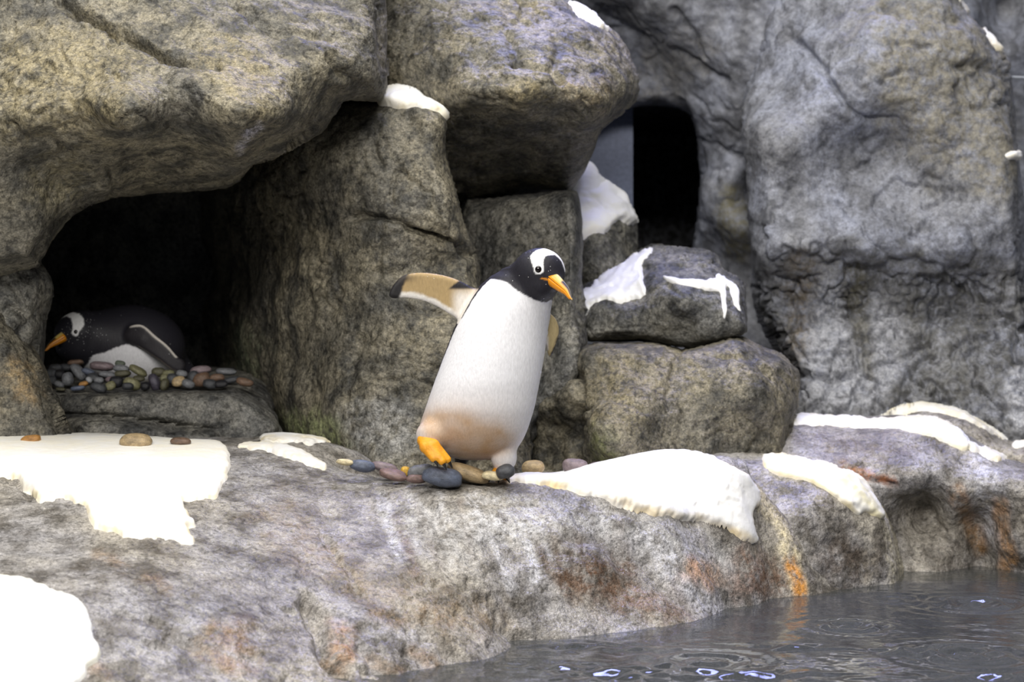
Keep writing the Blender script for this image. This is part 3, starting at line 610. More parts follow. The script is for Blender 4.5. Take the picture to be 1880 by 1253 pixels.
# ------------------------------------------------------------------ iso-surface mesher for sculpted solids
def surface_nets(Fv, org, step):
    nx, ny, nz = Fv.shape; ins = Fv < 0
    cs = np.zeros((nx-1, ny-1, nz-1), np.int8)
    for a in (0, 1):
        for b in (0, 1):
            for c in (0, 1): cs += ins[a:nx-1+a, b:ny-1+b, c:nz-1+c]
    act = (cs > 0) & (cs < 8); I = np.argwhere(act); idx = -np.ones(act.shape, np.int64); idx[act] = np.arange(len(I))
    acc = np.zeros((len(I), 3)); cnt = np.zeros(len(I)); i, j, k = I.T
    for ax in range(3):
        for p in (0, 1):
            for q in (0, 1):
                o = [0, 0, 0]; oth = [t for t in range(3) if t != ax]; o[oth[0]] = p; o[oth[1]] = q
                e = o.copy(); e[ax] = 1
                f0 = Fv[i+o[0], j+o[1], k+o[2]]; f1 = Fv[i+e[0], j+e[1], k+e[2]]
                m = (f0 < 0) != (f1 < 0); t = np.where(m, f0/np.where(m, f0-f1, 1), 0)
                pt = np.array(o, float)[None].repeat(len(I), 0); pt[:, ax] = t
                acc += pt*m[:, None]; cnt += m
    V = (I+acc/cnt[:, None])*step+np.array(org)
    Q = []
    for ax in range(3):
        b, c = [t for t in range(3) if t != ax]
        sl0 = [slice(None)]*3; sl1 = [slice(None)]*3; sl0[ax] = slice(0, -1); sl1[ax] = slice(1, None)
        A = ins[tuple(sl0)]; Bn = ins[tuple(sl1)]
        ch = np.argwhere(A != Bn); ch = ch[(ch[:, b] > 0) & (ch[:, c] > 0) & (ch[:, b] < Fv.shape[b]-1) & (ch[:, c] < Fv.shape[c]-1)]
        s = A[ch[:, 0], ch[:, 1], ch[:, 2]]
        def cell(db, dc):
            t = ch.copy(); t[:, b] -= db; t[:, c] -= dc; return idx[t[:, 0], t[:, 1], t[:, 2]]
        q = np.stack([cell(1, 1), cell(0, 1), cell(0, 0), cell(1, 0)], 1)
        if ax == 1: q = q[:, ::-1]
        q[~s] = q[~s][:, ::-1]
        Q.append(q)
    return V, np.concatenate(Q)
def grid(lo, hi, step):
    ax = [np.arange(lo[t], hi[t]+step, step) for t in range(3)]
    G = np.meshgrid(*ax, indexing='ij'); return G
def smin(a, b, k):
    h = np.clip(0.5+0.5*(b-a)/k, 0, 1); return b*(1-h)+a*h-k*h*(1-h)
def ell(X, Y, Z, c, r):
    k0 = np.sqrt(((X-c[0])/r[0])**2+((Y-c[1])/r[1])**2+((Z-c[2])/r[2])**2)
    k1 = np.sqrt(((X-c[0])/r[0]**2)**2+((Y-c[1])/r[1]**2)**2+((Z-c[2])/r[2]**2)**2)+1e-9
    return k0*(k0-1)/k1
def cap(X, Y, Z, a, b, ra, rb):
    a = np.array(a, float); b = np.array(b, float); e = b-a; L = (e**2).sum()
    t = np.clip(((X-a[0])*e[0]+(Y-a[1])*e[1]+(Z-a[2])*e[2])/L, 0, 1)
    return np.sqrt((X-a[0]-t*e[0])**2+(Y-a[1]-t*e[1])**2+(Z-a[2]-t*e[2])**2)-(ra+(rb-ra)*t)

# ------------------------------------------------------------------ nest shelf
def shelf():
    st = 0.010; X, Y, Z = grid((-2.05, 0.70, -0.12), (-0.70, 2.30, 0.34), st)
    P = np.stack([X.ravel(), Y.ravel(), Z.ravel()], 1)
    x, y, z = P.T
    n = fbm(P, 0.25, 3, 91); n2 = fbm(P, 0.07, 3, 92)
    front = 0.88+0.05*n+0.05*np.sin(x*6)
    top = 0.175+0.03*smooth((y-1.05)/0.5)-0.07*smooth((x+1.02)/0.2)+0.012*n
    gz = 0.105-0.05*smooth((x+1.5)/0.5)
    groove = 0.05*np.exp(-((z-gz)/0.012)**2)*smooth((-1.0-x)/0.1)
    low = np.where(z < gz, -0.05*smooth((-1.0-x)/0.1), 0)
    d1 = (front+low+groove-y)
    d = -smin(-d1, 10+0*x, 0.01)
    q = np.stack([front+low+groove-y, z-top, x+0.83+0.05*n+0.15*(0.2-z), y-2.25, -2.0-x], 1)
    k = 0.035
    sd = np.log(np.exp(np.clip(q/k, -30, 30)).sum(1))*k-0.01+0.010*n2*0.6
    V, Q = surface_nets(sd.reshape(X.shape), (-2.05, 0.70, -0.12), st)
    u, v = proj(V)
    at = stain_attr(u, v, V, [], 93)
    o = mk('nest_shelf_rock', V, Q, M['grey'], None, {'stain': at})
    tag(o, 'low grey slab of rock carrying the pebble nest in the hollow', 'rock'); return o
shelf()

# ------------------------------------------------------------------ water
def water():
    xs = np.arange(-1.3, 2.9, 0.011); ys = np.arange(-2.4, 1.5, 0.011)
    X, Y = np.meshgrid(xs, ys, indexing='ij'); x = X.ravel(); y = Y.ravel()
    P = np.stack([x, y*1.0, x*0], 1)
    z = 0.0018*fbm(P, 0.16, 2, 101)+0.0035*pnoise(np.stack([x/0.45, y/0.16, x*0], 1), 102)
    for (a, b, am, wl, R) in ((1790,1110,.006,.07,.30),(1780,1205,.006,.08,.28),(1120,1110,.004,.07,.25),(1560,1150,.005,.06,.2),(1300,1215,.005,.09,.35),(1640,1100,.004,.06,.2)):
        D = (CZ-WZ)*F/(b-HZ); cx, cy = (a-CX)*D/F, D+CY
        r = np.hypot(x-cx, y-cy); z = z+am*np.sin(r*2*math.pi/wl)*np.exp(-(r/R*1.6)**2)
    for (a, b, rx_, ry_, am) in ((1090,1188,.16,.10,.020),(1150,1238,.22,.10,.022),(1700,1196,.20,.08,.022),(1790,1112,.14,.10,.017),(1572,1152,.08,.06,.020),(1380,1242,.20,.08,.020),(1000,1225,.10,.06,.017),(1470,1190,.10,.05,.017),(1800,1245,.16,.06,.020)):
        D = (CZ-WZ)*F/(b-HZ); cx, cy = (a-CX)*D/F, D+CY
        g = np.exp(-((x-cx)/rx_)**2-((y-cy)/ry_)**2); m_ = g > 0.02
        z[m_] += am*g[m_]*pnoise(np.stack([x[m_]/0.075, y[m_]/0.055, x[m_]*0], 1), 110)
    V = np.stack([x, y, WZ+z], 1); idx = np.arange(len(x)).reshape(X.shape)
    fr = np.stack([idx[:-1, :-1].ravel(), idx[1:, :-1].ravel(), idx[1:, 1:].ravel(), idx[:-1, 1:].ravel()], 1)
    o = mk('pool_water', V, fr, M['water'])
    tag(o, 'dark rippled pool water with blue glints lapping the ledge', 'water', None, 'stuff')
water()

# ------------------------------------------------------------------ pebbles
def pebble_mesh(seed):
    n, m = 22, 14; V = [(0, 0, 1)]; Fc = []
    for j in range(1, m):
        th = math.pi*j/m
        for i in range(n):
            ph = 2*math.pi*i/n; V.append((math.sin(th)*math.cos(ph), math.sin(th)*math.sin(ph), math.cos(th)))
    V.append((0, 0, -1)); V = np.array(V)
    e = 0.82
    V = np.sign(V)*np.abs(V)**e; 
    V = V*(1+0.13*fbm(V, 1.3, 2, seed))[:, None]
    for i in range(n):
        Fc.append((0, 1+i, 1+(i+1) % n)); l = 1+(m-2)*n; Fc.append((len(V)-1, l+(i+1) % n, l+i))
    for j in range(m-2):
        for i in range(n):
            a = 1+j*n+i; b = 1+j*n+(i+1) % n; Fc.append((a, a+n, b+n, b))
    me = bpy.data.meshes.new('pebble'); me.from_pydata([tuple(p) for p in V], [], Fc)
    me.polygons.foreach_set('use_smooth', np.ones(len(me.polygons), bool)); me.materials.append(M['pebble']); return me
PM = [pebble_mesh(200+k*7) for k in range(5)]
PC = {'grey':(118,120,124),'dark':(66,68,72),'slate':(92,100,118),'mauve':(128,114,118),'olive':(124,122,92),'darkolive':(84,82,64),'brown':(112,90,74),'orange':(168,122,66),'tan':(176,154,118),'pale':(164,166,170),'green':(92,100,88),'black':(38,38,42),'purple':(76,72,84),'red':(128,104,98),'cream':(212,198,160),'yellow':(206,164,62)}
NAMEC = {'grey':'mid-grey','dark':'dark grey','slate':'blue-grey','mauve':'mauve-grey','olive':'olive','darkolive':'dark olive','brown':'brown','orange':'orange','tan':'tan','pale':'pale grey','green':'green-grey','black':'black','purple':'purple-grey','red':'reddish-brown','cream':'cream','yellow':'yellow'}
prnd = random.Random(5)
def pebble(u, v, D, a, b, ang, col, label, group=None, depth=None):
    """a, b: half sizes seen from the front in px; ang: degrees, clockwise in the picture"""
    s = D/F; o = bpy.data.objects.new('pebble', PM[prnd.randrange(5)]); COL.objects.link(o)
    p = unproj(np.float64(u), np.float64(v), np.float64(D)); o.location = tuple(p)
    c = depth if depth else max(b, 0.75*(a*b)**0.5+0.25*a)
    o.scale = (a*s, c*s, b*s); o.rotation_mode = 'YXZ'
    o.rotation_euler = (prnd.uniform(-.25, .25), math.radians(ang), prnd.uniform(-.2, .2))
    k = prnd.uniform(0.9, 1.1); o.color = tuple(x*k for x in lin(*PC[col]))+(1,)
    tag(o, label, 'pebble', group); return o
nest = [(90,880,60,34,0,'dark'),(340,815,70,26,-5,'brown'),(215,870,50,28,10,'dark'),(380,930,82,42,52,'grey'),(240,1020,44,58,-12,'grey'),(130,1088,46,28,22,'grey'),(150,1150,44,16,5,'darkolive'),(370,1140,62,22,-8,'slate'),(440,1082,40,22,-10,'orange'),(510,935,62,30,25,'slate'),(515,1030,30,24,40,'pale'),(640,1130,68,42,22,'dark'),(640,1040,42,30,10,'grey'),(680,855,105,40,4,'mauve'),(750,962,70,30,10,'grey'),(800,1022,52,24,-5,'mauve'),(790,1108,46,38,-15,'olive'),(910,825,44,28,10,'green'),(930,890,66,34,10,'grey'),(940,952,72,32,-5,'darkolive'),(1065,1080,76,48,25,'olive'),(1010,1112,50,32,0,'dark'),(1140,912,84,32,30,'olive'),(1150,1010,50,24,5,'darkolive'),(1350,1060,46,78,-20,'purple'),(1230,1110,40,36,0,'black'),(1480,1010,40,36,0,'olive'),(1480,1095,34,54,8,'darkolive'),(1530,945,50,26,0,'olive'),(1700,952,50,32,10,'grey'),(1660,1050,60,42,-10,'tan'),(1780,1085,56,36,20,'grey'),
  (1945,905,90,38,-5,'mauve'),(1950,1025,72,58,-10,'brown'),(2265,925,88,30,3,'grey'),(2150,1005,62,34,0,'brown'),(2330,1030,66,28,-10,'dark'),(2500,1060,74,34,15,'brown'),
  (30,960,50,50,0,'dark'),(40,1040,40,40,0,'dark'),(130,960,50,40,0,'black'),(560,1000,50,40,0,'dark'),(860,1060,60,50,0,'black'),(1400,930,60,40,0,'darkolive'),(1580,1020,50,50,0,'dark'),(1850,1000,50,60,0,'dark'),(2060,1080,60,40,10,'dark'),(2200,1080,60,30,0,'black')]
for (cx_, cy_, a, b, ang, col) in nest:
    u = 90+cx_/6.963; v = 550+cy_/6.963
    D = 6.98+np.clip((712-v)/50, -0.1, 1)*0.26
    sz = 'large' if a*b > 3200 else ('small' if a*b < 1500 else 'medium')
    sh = 'upright' if b > a*1.1 else ('flat' if a > 2.1*b else ('oval' if a > 1.35*b else 'round'))
    if 30 < abs(ang) < 80: sh = 'tilted'
    pl = 'next to the leaning boulder' if u < 118 else ('below the resting penguin\'s bill' if u < 165 else ('below its breast' if u < 205 else ('against its white belly' if u < 262 else ('beneath its flipper' if u < 345 else 'past its flipper tip'))))
    pl = pl.replace('its', 'the resting penguin\'s') if 'its ' in pl else pl
    row = 'atop' if v < 684 else 'low in'
    pebble(u, v, D, 1.55*a/6.963, 1.5*b/6.963, ang, col, '%s %s %s pebble %s the nest, %s' % (sz, sh, NAMEC[col], row, pl), 'pebbles of the nest')
foot = [(634,849,5.99,17,6,5,'cream','flat cream pebble at the foot of the rock pillar, beside a dark one'),
 (666,856,6.0,24,11,8,'slate','dark blue-grey pebble at the end of the row by the rock pillar'),
 (706,858,6.05,26,9,12,'mauve','mauve-brown pebble lying behind a pink one near the penguin'),
 (722,872,5.97,27,9,14,'red','long pinkish-brown pebble on the rim of the ledge'),
 (744,866,6.02,9,10,10,'yellow','small bright yellow pebble between brown and grey ones'),
 (772,866,6.02,24,13,-5,'grey','mid-grey pebble tucked behind the slate one'),
 (764,880,5.93,18,8,6,'red','small reddish pebble beside the slate stone'),
 (813,876,5.9,37,18,12,'slate','large blue slate stone with a crack on the ledge rim'),
 (860,869,5.95,42,14,18,'tan','long tan and olive stone beneath the penguin\'s raised foot'),
 (905,874,5.9,20,8,8,'cream','flat cream pebble touching the tip of the broad snow patch'),
 (928,866,5.88,18,12,-12,'dark','dark grey pebble in front of the penguin\'s standing foot'),
 (979,859,6.42,22,13,0,'tan','tan-orange pebble behind the snow, next to the penguin'),
 (1055,857,6.45,24,14,4,'mauve','rounded mauve pebble peeping over the broad snow patch'),
 (1098,858,6.5,20,8,-4,'mauve','flat mauve pebble half hidden behind the broad snow patch')]
for (u, v, D, a, b, ang, col, lab) in foot: pebble(u, v, D, a, b, ang, col, lab)
pebble(250,811,6.2,31,14,3,'tan','domed tan pebble lying on the large snow patch')
pebble(332,811,6.22,20,7,4,'brown','flat brown pebble lying on the large snow patch')
pebble(57,807,6.25,18,8,-3,'orange','orange pebble at the foot of the low boulder on snow')
# cable between the rock walls
p0 = unproj(np.float64(1840), np.float64(141), np.float64(8.5)); p1 = unproj(np.float64(2120), np.float64(128), np.float64(9.0))
V = []; Fc = []
for k in range(13):
    t = k/12; c = p0*(1-t)+p1*t; c[2] -= 0.04*math.sin(math.pi*t)*0.5
    for i in range(8): V.append((c[0], c[1]+0.006*math.cos(i*math.pi/4), c[2]+0.006*math.sin(i*math.pi/4)))
for k in range(12):
    for i in range(8): Fc.append((k*8+i, k*8+(i+1) % 8, (k+1)*8+(i+1) % 8, (k+1)*8+i))
tag(mk('cable', V, Fc, M['cable']), 'thin pale cable strung from the right rock wall to the wall behind', 'cable')

# ------------------------------------------------------------------ penguins
def relax(V, Q, it=2, lam=0.5):
    for _ in range(it):
        s = np.zeros_like(V); c = np.zeros(len(V))
        for a, b in ((0, 1), (1, 2), (2, 3), (3, 0)):
            np.add.at(s, Q[:, a], V[Q[:, b]]); np.add.at(c, Q[:, a], 1)
            np.add.at(s, Q[:, b], V[Q[:, a]]); np.add.at(c, Q[:, b], 1)
        V = V+lam*(s/np.maximum(c, 1)[:, None]-V)
    return V
BLK = np.array(lin(36, 35, 42)); WHT = np.array(lin(226, 226, 230))
def paint(col, mask, c): return col*(1-mask[:, None])+np.array(c)*mask[:, None]
class Bird:
    """sculpted in its own frame: x right, y away, z down, all in 1/600 m; to_world places it"""
    def __init__(s, D, u0, v0): s.D = D; s.sc = D/F
    def w(s, p):
        p = np.asarray(p, float)
        return np.stack([(p[..., 0]-CX)*s.sc, s.D+CY+p[..., 1]*s.sc, CZ-(p[..., 2]-HZ)*s.sc], -1)
    def field(s, fn, lo, hi, step):
        s.fn = fn; s.lo, s.hi = lo, hi
        X, Y, Z = grid(lo, hi, step); Fv = fn(X, Y, Z)
        V, Q = surface_nets(Fv, lo, step)
        V = relax(V, Q, 2); return V, Q[:, ::-1]
    def front(s, u, v):
        y = np.linspace(s.lo[1], s.hi[1], 900); f = s.fn(np.full(900, float(u)), y, np.full(900, float(v)))
        i = np.nonzero(f < 0)[0]; return y[i[0]] if len(i) else 0.0
def loft(rings):
    V = np.concatenate(rings); n = len(rings[0]); Fc = []
    for k in range(len(rings)-1):
        for i in range(n): Fc.append((k*n+i, k*n+(i+1) % n, (k+1)*n+(i+1) % n, (k+1)*n+i))
    Fc.append(tuple(range(n))[::-1]); Fc.append(tuple(range((len(rings)-1)*n, len(rings)*n))); return V, Fc
def child(name, b, V, Fc, mat, root, col=None):
    W = b.w(V); at = None
    if col is not None: at = {'stain': np.concatenate([col, np.zeros((len(V), 1))], 1)}
    return mk(name, W, Fc, mat, root, at)
def sphere(c, r, n=16, m=10):
    V = []; Fc = []
    for j in range(m+1):
        th = math.pi*j/m
        for i in range(n): V.append((c[0]+r[0]*math.sin(th)*math.cos(2*math.pi*i/n), c[1]+r[1]*math.sin(th)*math.sin(2*math.pi*i/n), c[2]+r[2]*math.cos(th)))
    for j in range(m):
        for i in range(n): Fc.append((j*n+i, j*n+(i+1) % n, (j+1)*n+(i+1) % n, (j+1)*n+i))
    return np.array(V), Fc
def make_bill(b, root, base, tip, up, h0, w0):
    """bill as two lofted mandibles; up: picture-space unit vector of the culmen side"""
    base = np.array(base, float); tip = np.array(tip, float); f = tip-base; L = np.linalg.norm(f); f /= L
    up = np.array(up, float); up -= f*(up@f); up /= np.linalg.norm(up); sd = np.cross(f, up)
    for part in ('upper', 'lower'):
        rings = []; cols = []; K = 14; n = 16
        for k in range(K):
            t = k/(K-1); tt = t if part == 'upper' else t*0.93
            c = base+f*L*tt
            hh = h0*(1-0.86*tt**1.5); ww = w0*(1-0.90*tt**1.1)
            droop = -up*(0.34*h0*smooth(np.array((tt-0.62)/0.38)))
            ring = []
            for i in range(n):
                a = 2*math.pi*i/n; ca, sa = math.cos(a), math.sin(a)
                if part == 'upper':
                    z = sa*hh if sa > 0 else sa*hh*0.12; y = ca*ww*(1.0 if sa < 0 else (1-0.45*sa))
                else:
                    z = sa*hh*0.62 if sa < 0 else sa*hh*0.10; z -= hh*0.14; y = ca*ww*0.88*(1+0.25*min(sa, 0))
                ring.append(c+droop+up*z+sd*y)
                if part == 'upper':
                    cc = np.array(lin(228, 150, 34))
                    if sa > 0.55: cc = np.array(lin(214, 190, 110)) if t < 0.35 else (np.array(lin(40, 34, 36)) if sa < 0.93 else np.array(lin(196, 190, 170)))
                    if t > 0.93: cc = np.array(lin(200, 170, 110))
                else: cc = np.array(lin(222, 142, 26))
                cols.append(cc)
            rings.append(np.array(ring))
        V, Fc = loft(rings)
        child('bill_'+part, b, V, Fc, M['bill'], root, np.array(cols))

# ---- walking penguin
def walking():
    b = Bird(6.0, 0, 0)
    root = bpy.data.objects.new('penguin', None); COL.objects.link(root)
    root.location = tuple(b.w(np.array([905., 10., 868.]))); bpy.context.view_layer.update()
    tag(root, 'walking penguin with spread flippers, one orange foot raised, stepping over pebbles on the ledge', 'penguin')
    vt = np.array([498,508,520,535,560,600,650,700,750,785,803,817,828,837,845.])
    Lf = np.array([925,902,884,871,856,835,816,798,781,769,768,775,790,812,842.])
    Rt = np.array([975,1000,1010,1013,1013,1006,1000,991,981,970,963,955,946,932,905.])
    yc = np.array([4,4,4,3,2,0,-4,-8,-9,-6,-2,2,6,10,14.])
    hd = np.array([30,48,58,66,73,79,84,87,86,80,72,62,50,36,14.])
    zz = np.arange(490., 860., 1.0)
    def sm(t):
        a = np.interp(zz, vt, t)
        for _ in range(3):
            p = np.pad(a, 7, mode='edge'); a2 = np.convolve(p, np.ones(15)/15, 'valid'); wq = smooth((835-zz)/25)*smooth((zz-505)/15); a = a*(1-wq)+a2*wq
        return a
    Lf, Rt, yc, hd = sm(Lf), sm(Rt), sm(yc), sm(hd); vt = zz
    fl = catmull([(880,535),(866,528),(835,512),(800,503),(765,501),(740,507),(724,522),(715,541),(722,548),(745,547),(775,552),(800,562),(830,580),(850,590),(880,570)], 4)
    frr = catmull([(990,575),(1008,576),(1020,585),(1027,605),(1024,628),(1013,655),(1007,654),(1004,640),(1000,626),(985,610)], 4)
    def fn(X, Y, Z):
        sh = X.shape; x, y, z = X.ravel(), Y.ravel(), Z.ravel()
        l = np.interp(z, vt, Lf); r = np.interp(z, vt, Rt); c = (l+r)/2; hw = (r-l)/2; cy = np.interp(z, vt, yc); h = np.interp(z, vt, hd)
        q = np.sqrt(((x-c)/hw)**2+((y-cy)/h)**2+1e-9)
        d = (q-1)*np.minimum(hw, h)*0.9
        d = np.maximum(d, np.maximum(498-z, z-846))
        d = smin(d, ell(x, y, z, (925,-8,838), (24,26,28)), 10)          # standing thigh
        d = smin(d, cap(x, y, z, (926,-6,845), (922,-4,864), 17, 13), 8)
        d = smin(d, ell(x, y, z, (796,-48,795), (30,30,26)), 12)         # lifted thigh
        d = smin(d, cap(x, y, z, (948,8,545), (983,-22,508), 55, 44), 14)
        d = smin(d, ell(x, y, z, (991,-30,500), (46,47,44)), 12)
        d = smin(d, ell(x, y, z, (990,-36,527), (28,36,26)), 12)
        d = smin(d, cap(x, y, z, (1006,-50,512), (1022,-66,519), 22, 12), 10)
        d = smin(d, cap(x, y, z, (852,52,822), (842,80,864), 22, 9), 8)  # tail
        t = np.clip((880-x)/165, 0, 1)
        pl = np.full(x.shape, -60.0); mb = (x < 895) & (z < 612) & (np.abs(y) < 50); pl[mb] = poly_sd(fl, x[mb], z[mb]); th = 9-4*t; yy = np.abs(y-(12-26*t))-th
        dd = np.maximum(-pl, yy); dd = np.where((pl < th) & (yy > -th), np.sqrt(np.maximum(th-pl, 0)**2+np.maximum(yy+th, 0)**2)-th, dd)
        d = smin(d, dd, 6)
        pl = np.full(x.shape, -60.0); mb = (x > 970) & (z > 560) & (z < 672) & (np.abs(y) < 60); pl[mb] = poly_sd(frr, x[mb], z[mb]); th = 7; yy = np.abs(y-(16+0.2*(z-600)))-th
        dd = np.where((pl < th) & (yy > -th), np.sqrt(np.maximum(th-pl, 0)**2+np.maximum(yy+th, 0)**2)-th, np.maximum(-pl, yy))
        d = smin(d, dd, 5)
        return d.reshape(sh)
    V, Q = b.field(fn, (700., -116., 440.), (1062., 124., 884.), 2.2)
    x, y, z = V.T
    col = np.tile(WHT, (len(V), 1))
    nz = pnoise(V/5, 3)*1.6+pnoise(V/14, 4)*2.0
    l = np.interp(z, vt, Lf); r = np.interp(z, vt, Rt); c = (l+r)/2; hw = (r-l)/2; cy = np.interp(z, vt, yc); h = np.interp(z, vt, hd)
    ph = np.degrees(np.arctan2((x-c)/hw, -(y-cy)/h))
    # soiled belly feathers
    def blob(cx, cz, rx, rz): return np.exp(-((x-cx)/rx)**2-((z-cz)/rz)**2)
    dirt = np.clip(1.0*blob(815,775,52,26)+0.95*blob(865,812,60,24)+0.8*blob(908,803,34,30)+0.45*blob(850,770,90,50), 0, 0.95)*(0.9+0.15*fbm(V, 30, 2, 9))
    col = paint(col, np.clip(dirt*0.85, 0, 1), lin(178, 136, 82)); 
    thr = np.interp(z, [500,560,600,700,800], [-62,-66,-74,-84,-88])
    back = smooth((thr-ph+nz*1.2)/3+0.5)+smooth((ph-104)/4); back = np.clip(back, 0, 1)
    back = np.where((x < l-6) | (x > r+6), (y > 25)*1.0, back)
    col = paint(col, back, BLK)
    hood = catmull([(860,540),(880,521),(893,516),(912,513),(932,520),(950,533),(968,544),(985,552),(1000,554.5),(1012,551),(1030,560),(1100,560),(1100,430),(860,430)], 4)
    hm = smooth((poly_sd(hood, x, z)+nz*0.6)/2.5+0.5); hm = np.where(x < 868, 0, hm)
    col = paint(col, hm, BLK)
    col = paint(col, smooth((2.2-line_d(np.array([(993,511),(1003,513),(1014,518)]), x, z))/1.5)*(y < -40), lin(214, 140, 40))
    ptc = catmull([(973,472),(980,463),(988,459),(1000,457),(1012,460),(1022,466),(1033,476),(1039,488),(1040,500),(1036,498),(1033,490),(1029,480),(1020,470.5),(1012,468.5),(1003,470),(997.5,475),(995.5,484),(996.8,497),(993.6,501.5),(987,504),(981,500.5),(977,487)], 3)
    pm = smooth((poly_sd(ptc, x, z)+nz*0.5)/2.0+0.5)*(y < -18)
    col = paint(col, pm, lin(240, 240, 240))
    # flippers: tan underside, white hind edge, black tip
    fs = (poly_sd(fl, x, z) > -6) & (x < l+4) & (z < 600)
    tt = (880-x)/165
    cf = np.tile(np.array(lin(166, 142, 100)), (len(V), 1))
    low = np.interp(x, [715,745,775,800,830,860], [549,548,553,563,581,596])
    cf = paint(cf, smooth((z-(low-16)+nz)/8), lin(226, 222, 216))
    cf = paint(cf, smooth((x-822)/24)*smooth((z-520)/30), lin(222, 216, 208))
    cf = paint(cf, smooth((744-x+0.4*(525-z)+nz)/7+0.2)*1.0, lin(28, 26, 28))
    cf = paint(cf, np.exp(-((x-742)/18)**2-((z-511)/7)**2)*0.8, lin(50, 42, 36))
    cf = paint(cf, smooth((x-838-(z-516)*-1.2+nz)/8)*smooth((534-z)/6), lin(30, 28, 32))
    top = np.interp(x, [715,724,740,765,800,835,866], [541,522,507,501,503,512,528])
    cf = paint(cf, (y > 14-26*np.clip(tt, 0, 1)+3)*1.0, BLK)
    col[fs] = cf[fs]
    fs2 = (x > r+1) & (z > 572) & (z < 662)
    cf = np.tile(np.array(lin(164, 148, 110)), (len(V), 1))
    cf = paint(cf, smooth((x-(1030-(z-600)*0.42)+nz)/5)*smooth((z-606)/14), lin(26, 25, 28))
    cf = paint(cf, smooth((1010-x)/8)*smooth((z-612)/10)*0.9*(z < 645), lin(230, 228, 225))
    col[fs2] = cf[fs2]
    col = np.where(((y > 55) & (z > 800))[:, None], BLK, col)
    wet = 0.03+0.10*hm*(x > 950)
    A = np.concatenate([col, wet[:, None]], 1)
    mk('body', b.w(V), Q, M['feather'], root, {'stain': A})
    ey = b.front(987.4, 495)
    child('eye', b, *sphere((987.4, ey+1.2, 495), (6.2, 4.5, 6.6)), M['eye'], root)
    make_bill(b, root, (1011,-66,513.5), (1050,-112,546), (0.75,-0.05,-0.66), 15, 12.5)
    # feet
    def foot(toes, heel, thick, colr):
        rings_all = []
        heel = np.array(heel, float)
        rootf = None
        st = 1.6; pts = np.array([heel]+[np.array(t[-1], float) for t in toes]); lo = pts.min(0)-16; hi = pts.max(0)+16
        X, Y, Z = grid(lo, hi, st); d = None
        for t in toes:
            prev = heel; r0 = thick
            for k, q in enumerate(t):
                r1_ = thick*(0.85-0.18*k); e = cap(X, Y, Z, prev, q, r0, r1_); d = e if d is None else smin(d, e, 4); prev = q; r0 = r1_
        for t1, t2 in zip(toes[:-1], toes[1:]):       # web between the toes
            for k in np.linspace(0.15, 0.85, 5):
                mid = np.array(t1[-1])*(1-k)+np.array(t2[-1])*k; e = cap(X, Y, Z, heel, heel+(mid-heel)*0.88, thick*0.55, thick*0.4); d = smin(d, e, 5)
        V, Q = surface_nets(d, lo, st); V = relax(V, Q, 2)
        cc = np.tile(np.array(lin(*colr)), (len(V), 1)); cc = paint(cc, smooth(fbm(V, 14, 2, 5)+0.2)*0.5, lin(196, 120, 24))
        fo = child('foot', b, V, Q[:, ::-1], M['foot'], root, cc)
        fo['_base'] = tuple(root.location)
        for t in toes:
            a = np.array(t[-1], float); pr = np.array(t[-2] if len(t) > 1 else heel, float); f = (a-pr)/np.linalg.norm(a-pr)
            rings = []
            for k in range(6):
                s_ = k/5; c = a+f*(1+13*s_)+np.array((0, 0, 1.0))*5*s_*s_; rr = 5.2*(1-0.8*s_)
                p1 = np.cross(f, (0.3, 1, 0.2)); p1 /= np.linalg.norm(p1); p2 = np.cross(f, p1)
                rings.append(np.array([c+rr*(math.cos(q)*p1+math.sin(q)*p2) for q in np.linspace(0, 2*math.pi, 9)[:-1]]))
            Vc, Fc = loft(rings); child('claw', b, Vc, Fc, M['claw'], fo)
    foot([[(784,-84,814),(800,-96,833)],[(794,-86,812),(815,-98,838)],[(800,-82,810),(824,-88,836)]], (781,-62,804), 11, (232,160,36))
    foot([[(911,-16,868),(904,-30,872)],[(917,-18,868),(916,-36,873)],[(923,-16,868),(930,-32,873)]], (917,-2,860), 9.5, (224,152,36))
walking()

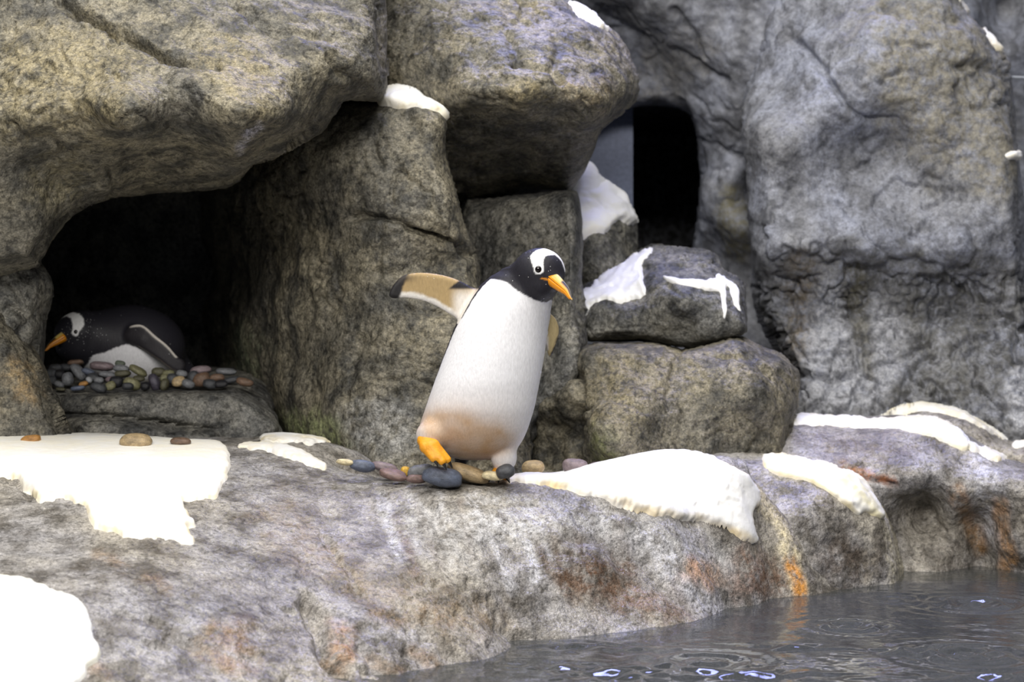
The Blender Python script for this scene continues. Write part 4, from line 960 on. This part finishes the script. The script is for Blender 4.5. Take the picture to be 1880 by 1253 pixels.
# ---- resting penguin
def resting():
    b = Bird(7.4, 0, 0)
    root = bpy.data.objects.new('penguin', None); COL.objects.link(root)
    root.location = tuple(b.w(np.array([230., 0., 690.]))); bpy.context.view_layer.update()
    tag(root, 'resting penguin lying on the pebble nest inside the dark hollow', 'penguin')
    fl = catmull([(246,604),(256,596),(270,594.5),(282,600),(298,614),(320,632),(337,652),(348,659),(351,671),(344,681),(327,675),(305,658),(270,636),(252,628),(242,618)], 4)
    def fn(X, Y, Z):
        sh = X.shape; x, y, z = X.ravel(), Y.ravel(), Z.ravel()
        d = ell(x, y, z, (240,10,632), (82,70,72))
        d = smin(d, ell(x, y, z, (275,20,640), (62,62,60)), 20)
        d = smin(d, ell(x, y, z, (190,0,640), (66,58,48)), 18)
        d = smin(d, cap(x, y, z, (300,40,660), (345,60,690), 36, 10), 14)
        d = smin(d, cap(x, y, z, (205,-5,622), (160,-28,612), 54, 42), 14)
        d = smin(d, ell(x, y, z, (150,-32,610), (42,42,36)), 10)
        d = smin(d, ell(x, y, z, (150,-28,636), (40,40,30)), 14)
        d = smin(d, cap(x, y, z, (138,-50,614), (126,-60,620), 18, 11), 8)
        t = np.clip((x-245)/105, 0, 1); th = 8-2.5*t
        pl = np.full(x.shape, -60.0); mb = (x > 228) & (y < -25); pl[mb] = poly_sd(fl, x[mb], z[mb]); yy = np.abs(y-(-58-20*np.sin(t*2.2)+10*t))-th
        dd = np.where((pl < th) & (yy > -th), np.sqrt(np.maximum(th-pl, 0)**2+np.maximum(yy+th, 0)**2)-th, np.maximum(-pl, yy))
        d = smin(d, dd, 7)
        d = smin(d, cap(x, y, z, (255,-48,612), (275,-66,622), 14, 8), 10)
        return d.reshape(sh)
    V, Q = b.field(fn, (90., -110., 545.), (362., 100., 712.), 1.8)
    x, y, z = V.T; nz = pnoise(V/4, 3)*1.5+pnoise(V/12, 4)*2.5
    col = np.tile(BLK, (len(V), 1))
    belly = catmull([(140,720),(165,672),(185,652),(205,644),(218,639),(238,632),(262,634),(285,646),(305,662),(330,690),(330,720)], 4)
    infl = (poly_sd(fl, x, z) > -3) & (y < -50-10)
    bm = smooth((poly_sd(belly, x, z)+nz)/3+0.5)*(y < 20)
    col = paint(col, bm, WHT)
    ptc = catmull([(112,586),(122,579),(133,575.5),(145,573),(157,576),(166,583),(169,593),(166,601),(161,608),(159,613),(154,614.5),(149.5,610),(149,604),(150,596),(147,587),(140,582),(132,580.5),(120,584)], 3)
    pm = smooth((poly_sd(ptc, x, z)+nz*0.6)/2+0.5)*(y < -30)
    col = paint(col, pm, lin(238, 238, 238))
    col = np.where(infl[:, None], np.array(lin(44, 42, 46)), col)
    up = line_d(catmull([(252,597),(270,595),(282,600),(298,614.5),(320,632),(336,651)], 3, False), x, z)
    col = paint(col, smooth((4.2-up)/2.5)*infl, lin(214, 208, 200))
    dn = line_d(catmull([(268,635),(305,658),(327,675),(340,681)], 3, False), x, z)
    col = paint(col, smooth((2.6-dn)/2)*infl, lin(150, 140, 128))
    sp = np.exp(-((x-168)/26)**2-((z-600)/24)**2)*0.95+np.exp(-((x-135)/16)**2-((z-602)/14)**2)*0.6+np.exp(-((x-150)/30)**2-((z-622)/14)**2)*0.35
    A = np.concatenate([col, np.clip(sp+0.02, 0, 0.9)[:, None]], 1)
    mk('body', b.w(V), Q, M['feather'], root, {'stain': A})
    ey = b.front(155.3, 607.5)
    child('eye', b, *sphere((155.3, ey+1.6, 607.5), (4, 3.4, 4.2)), M['eye'], root)
    make_bill(b, root, (134,-70,617), (101,-92,639), (-0.5,-0.1,-0.85), 10.5, 9.5)
resting()
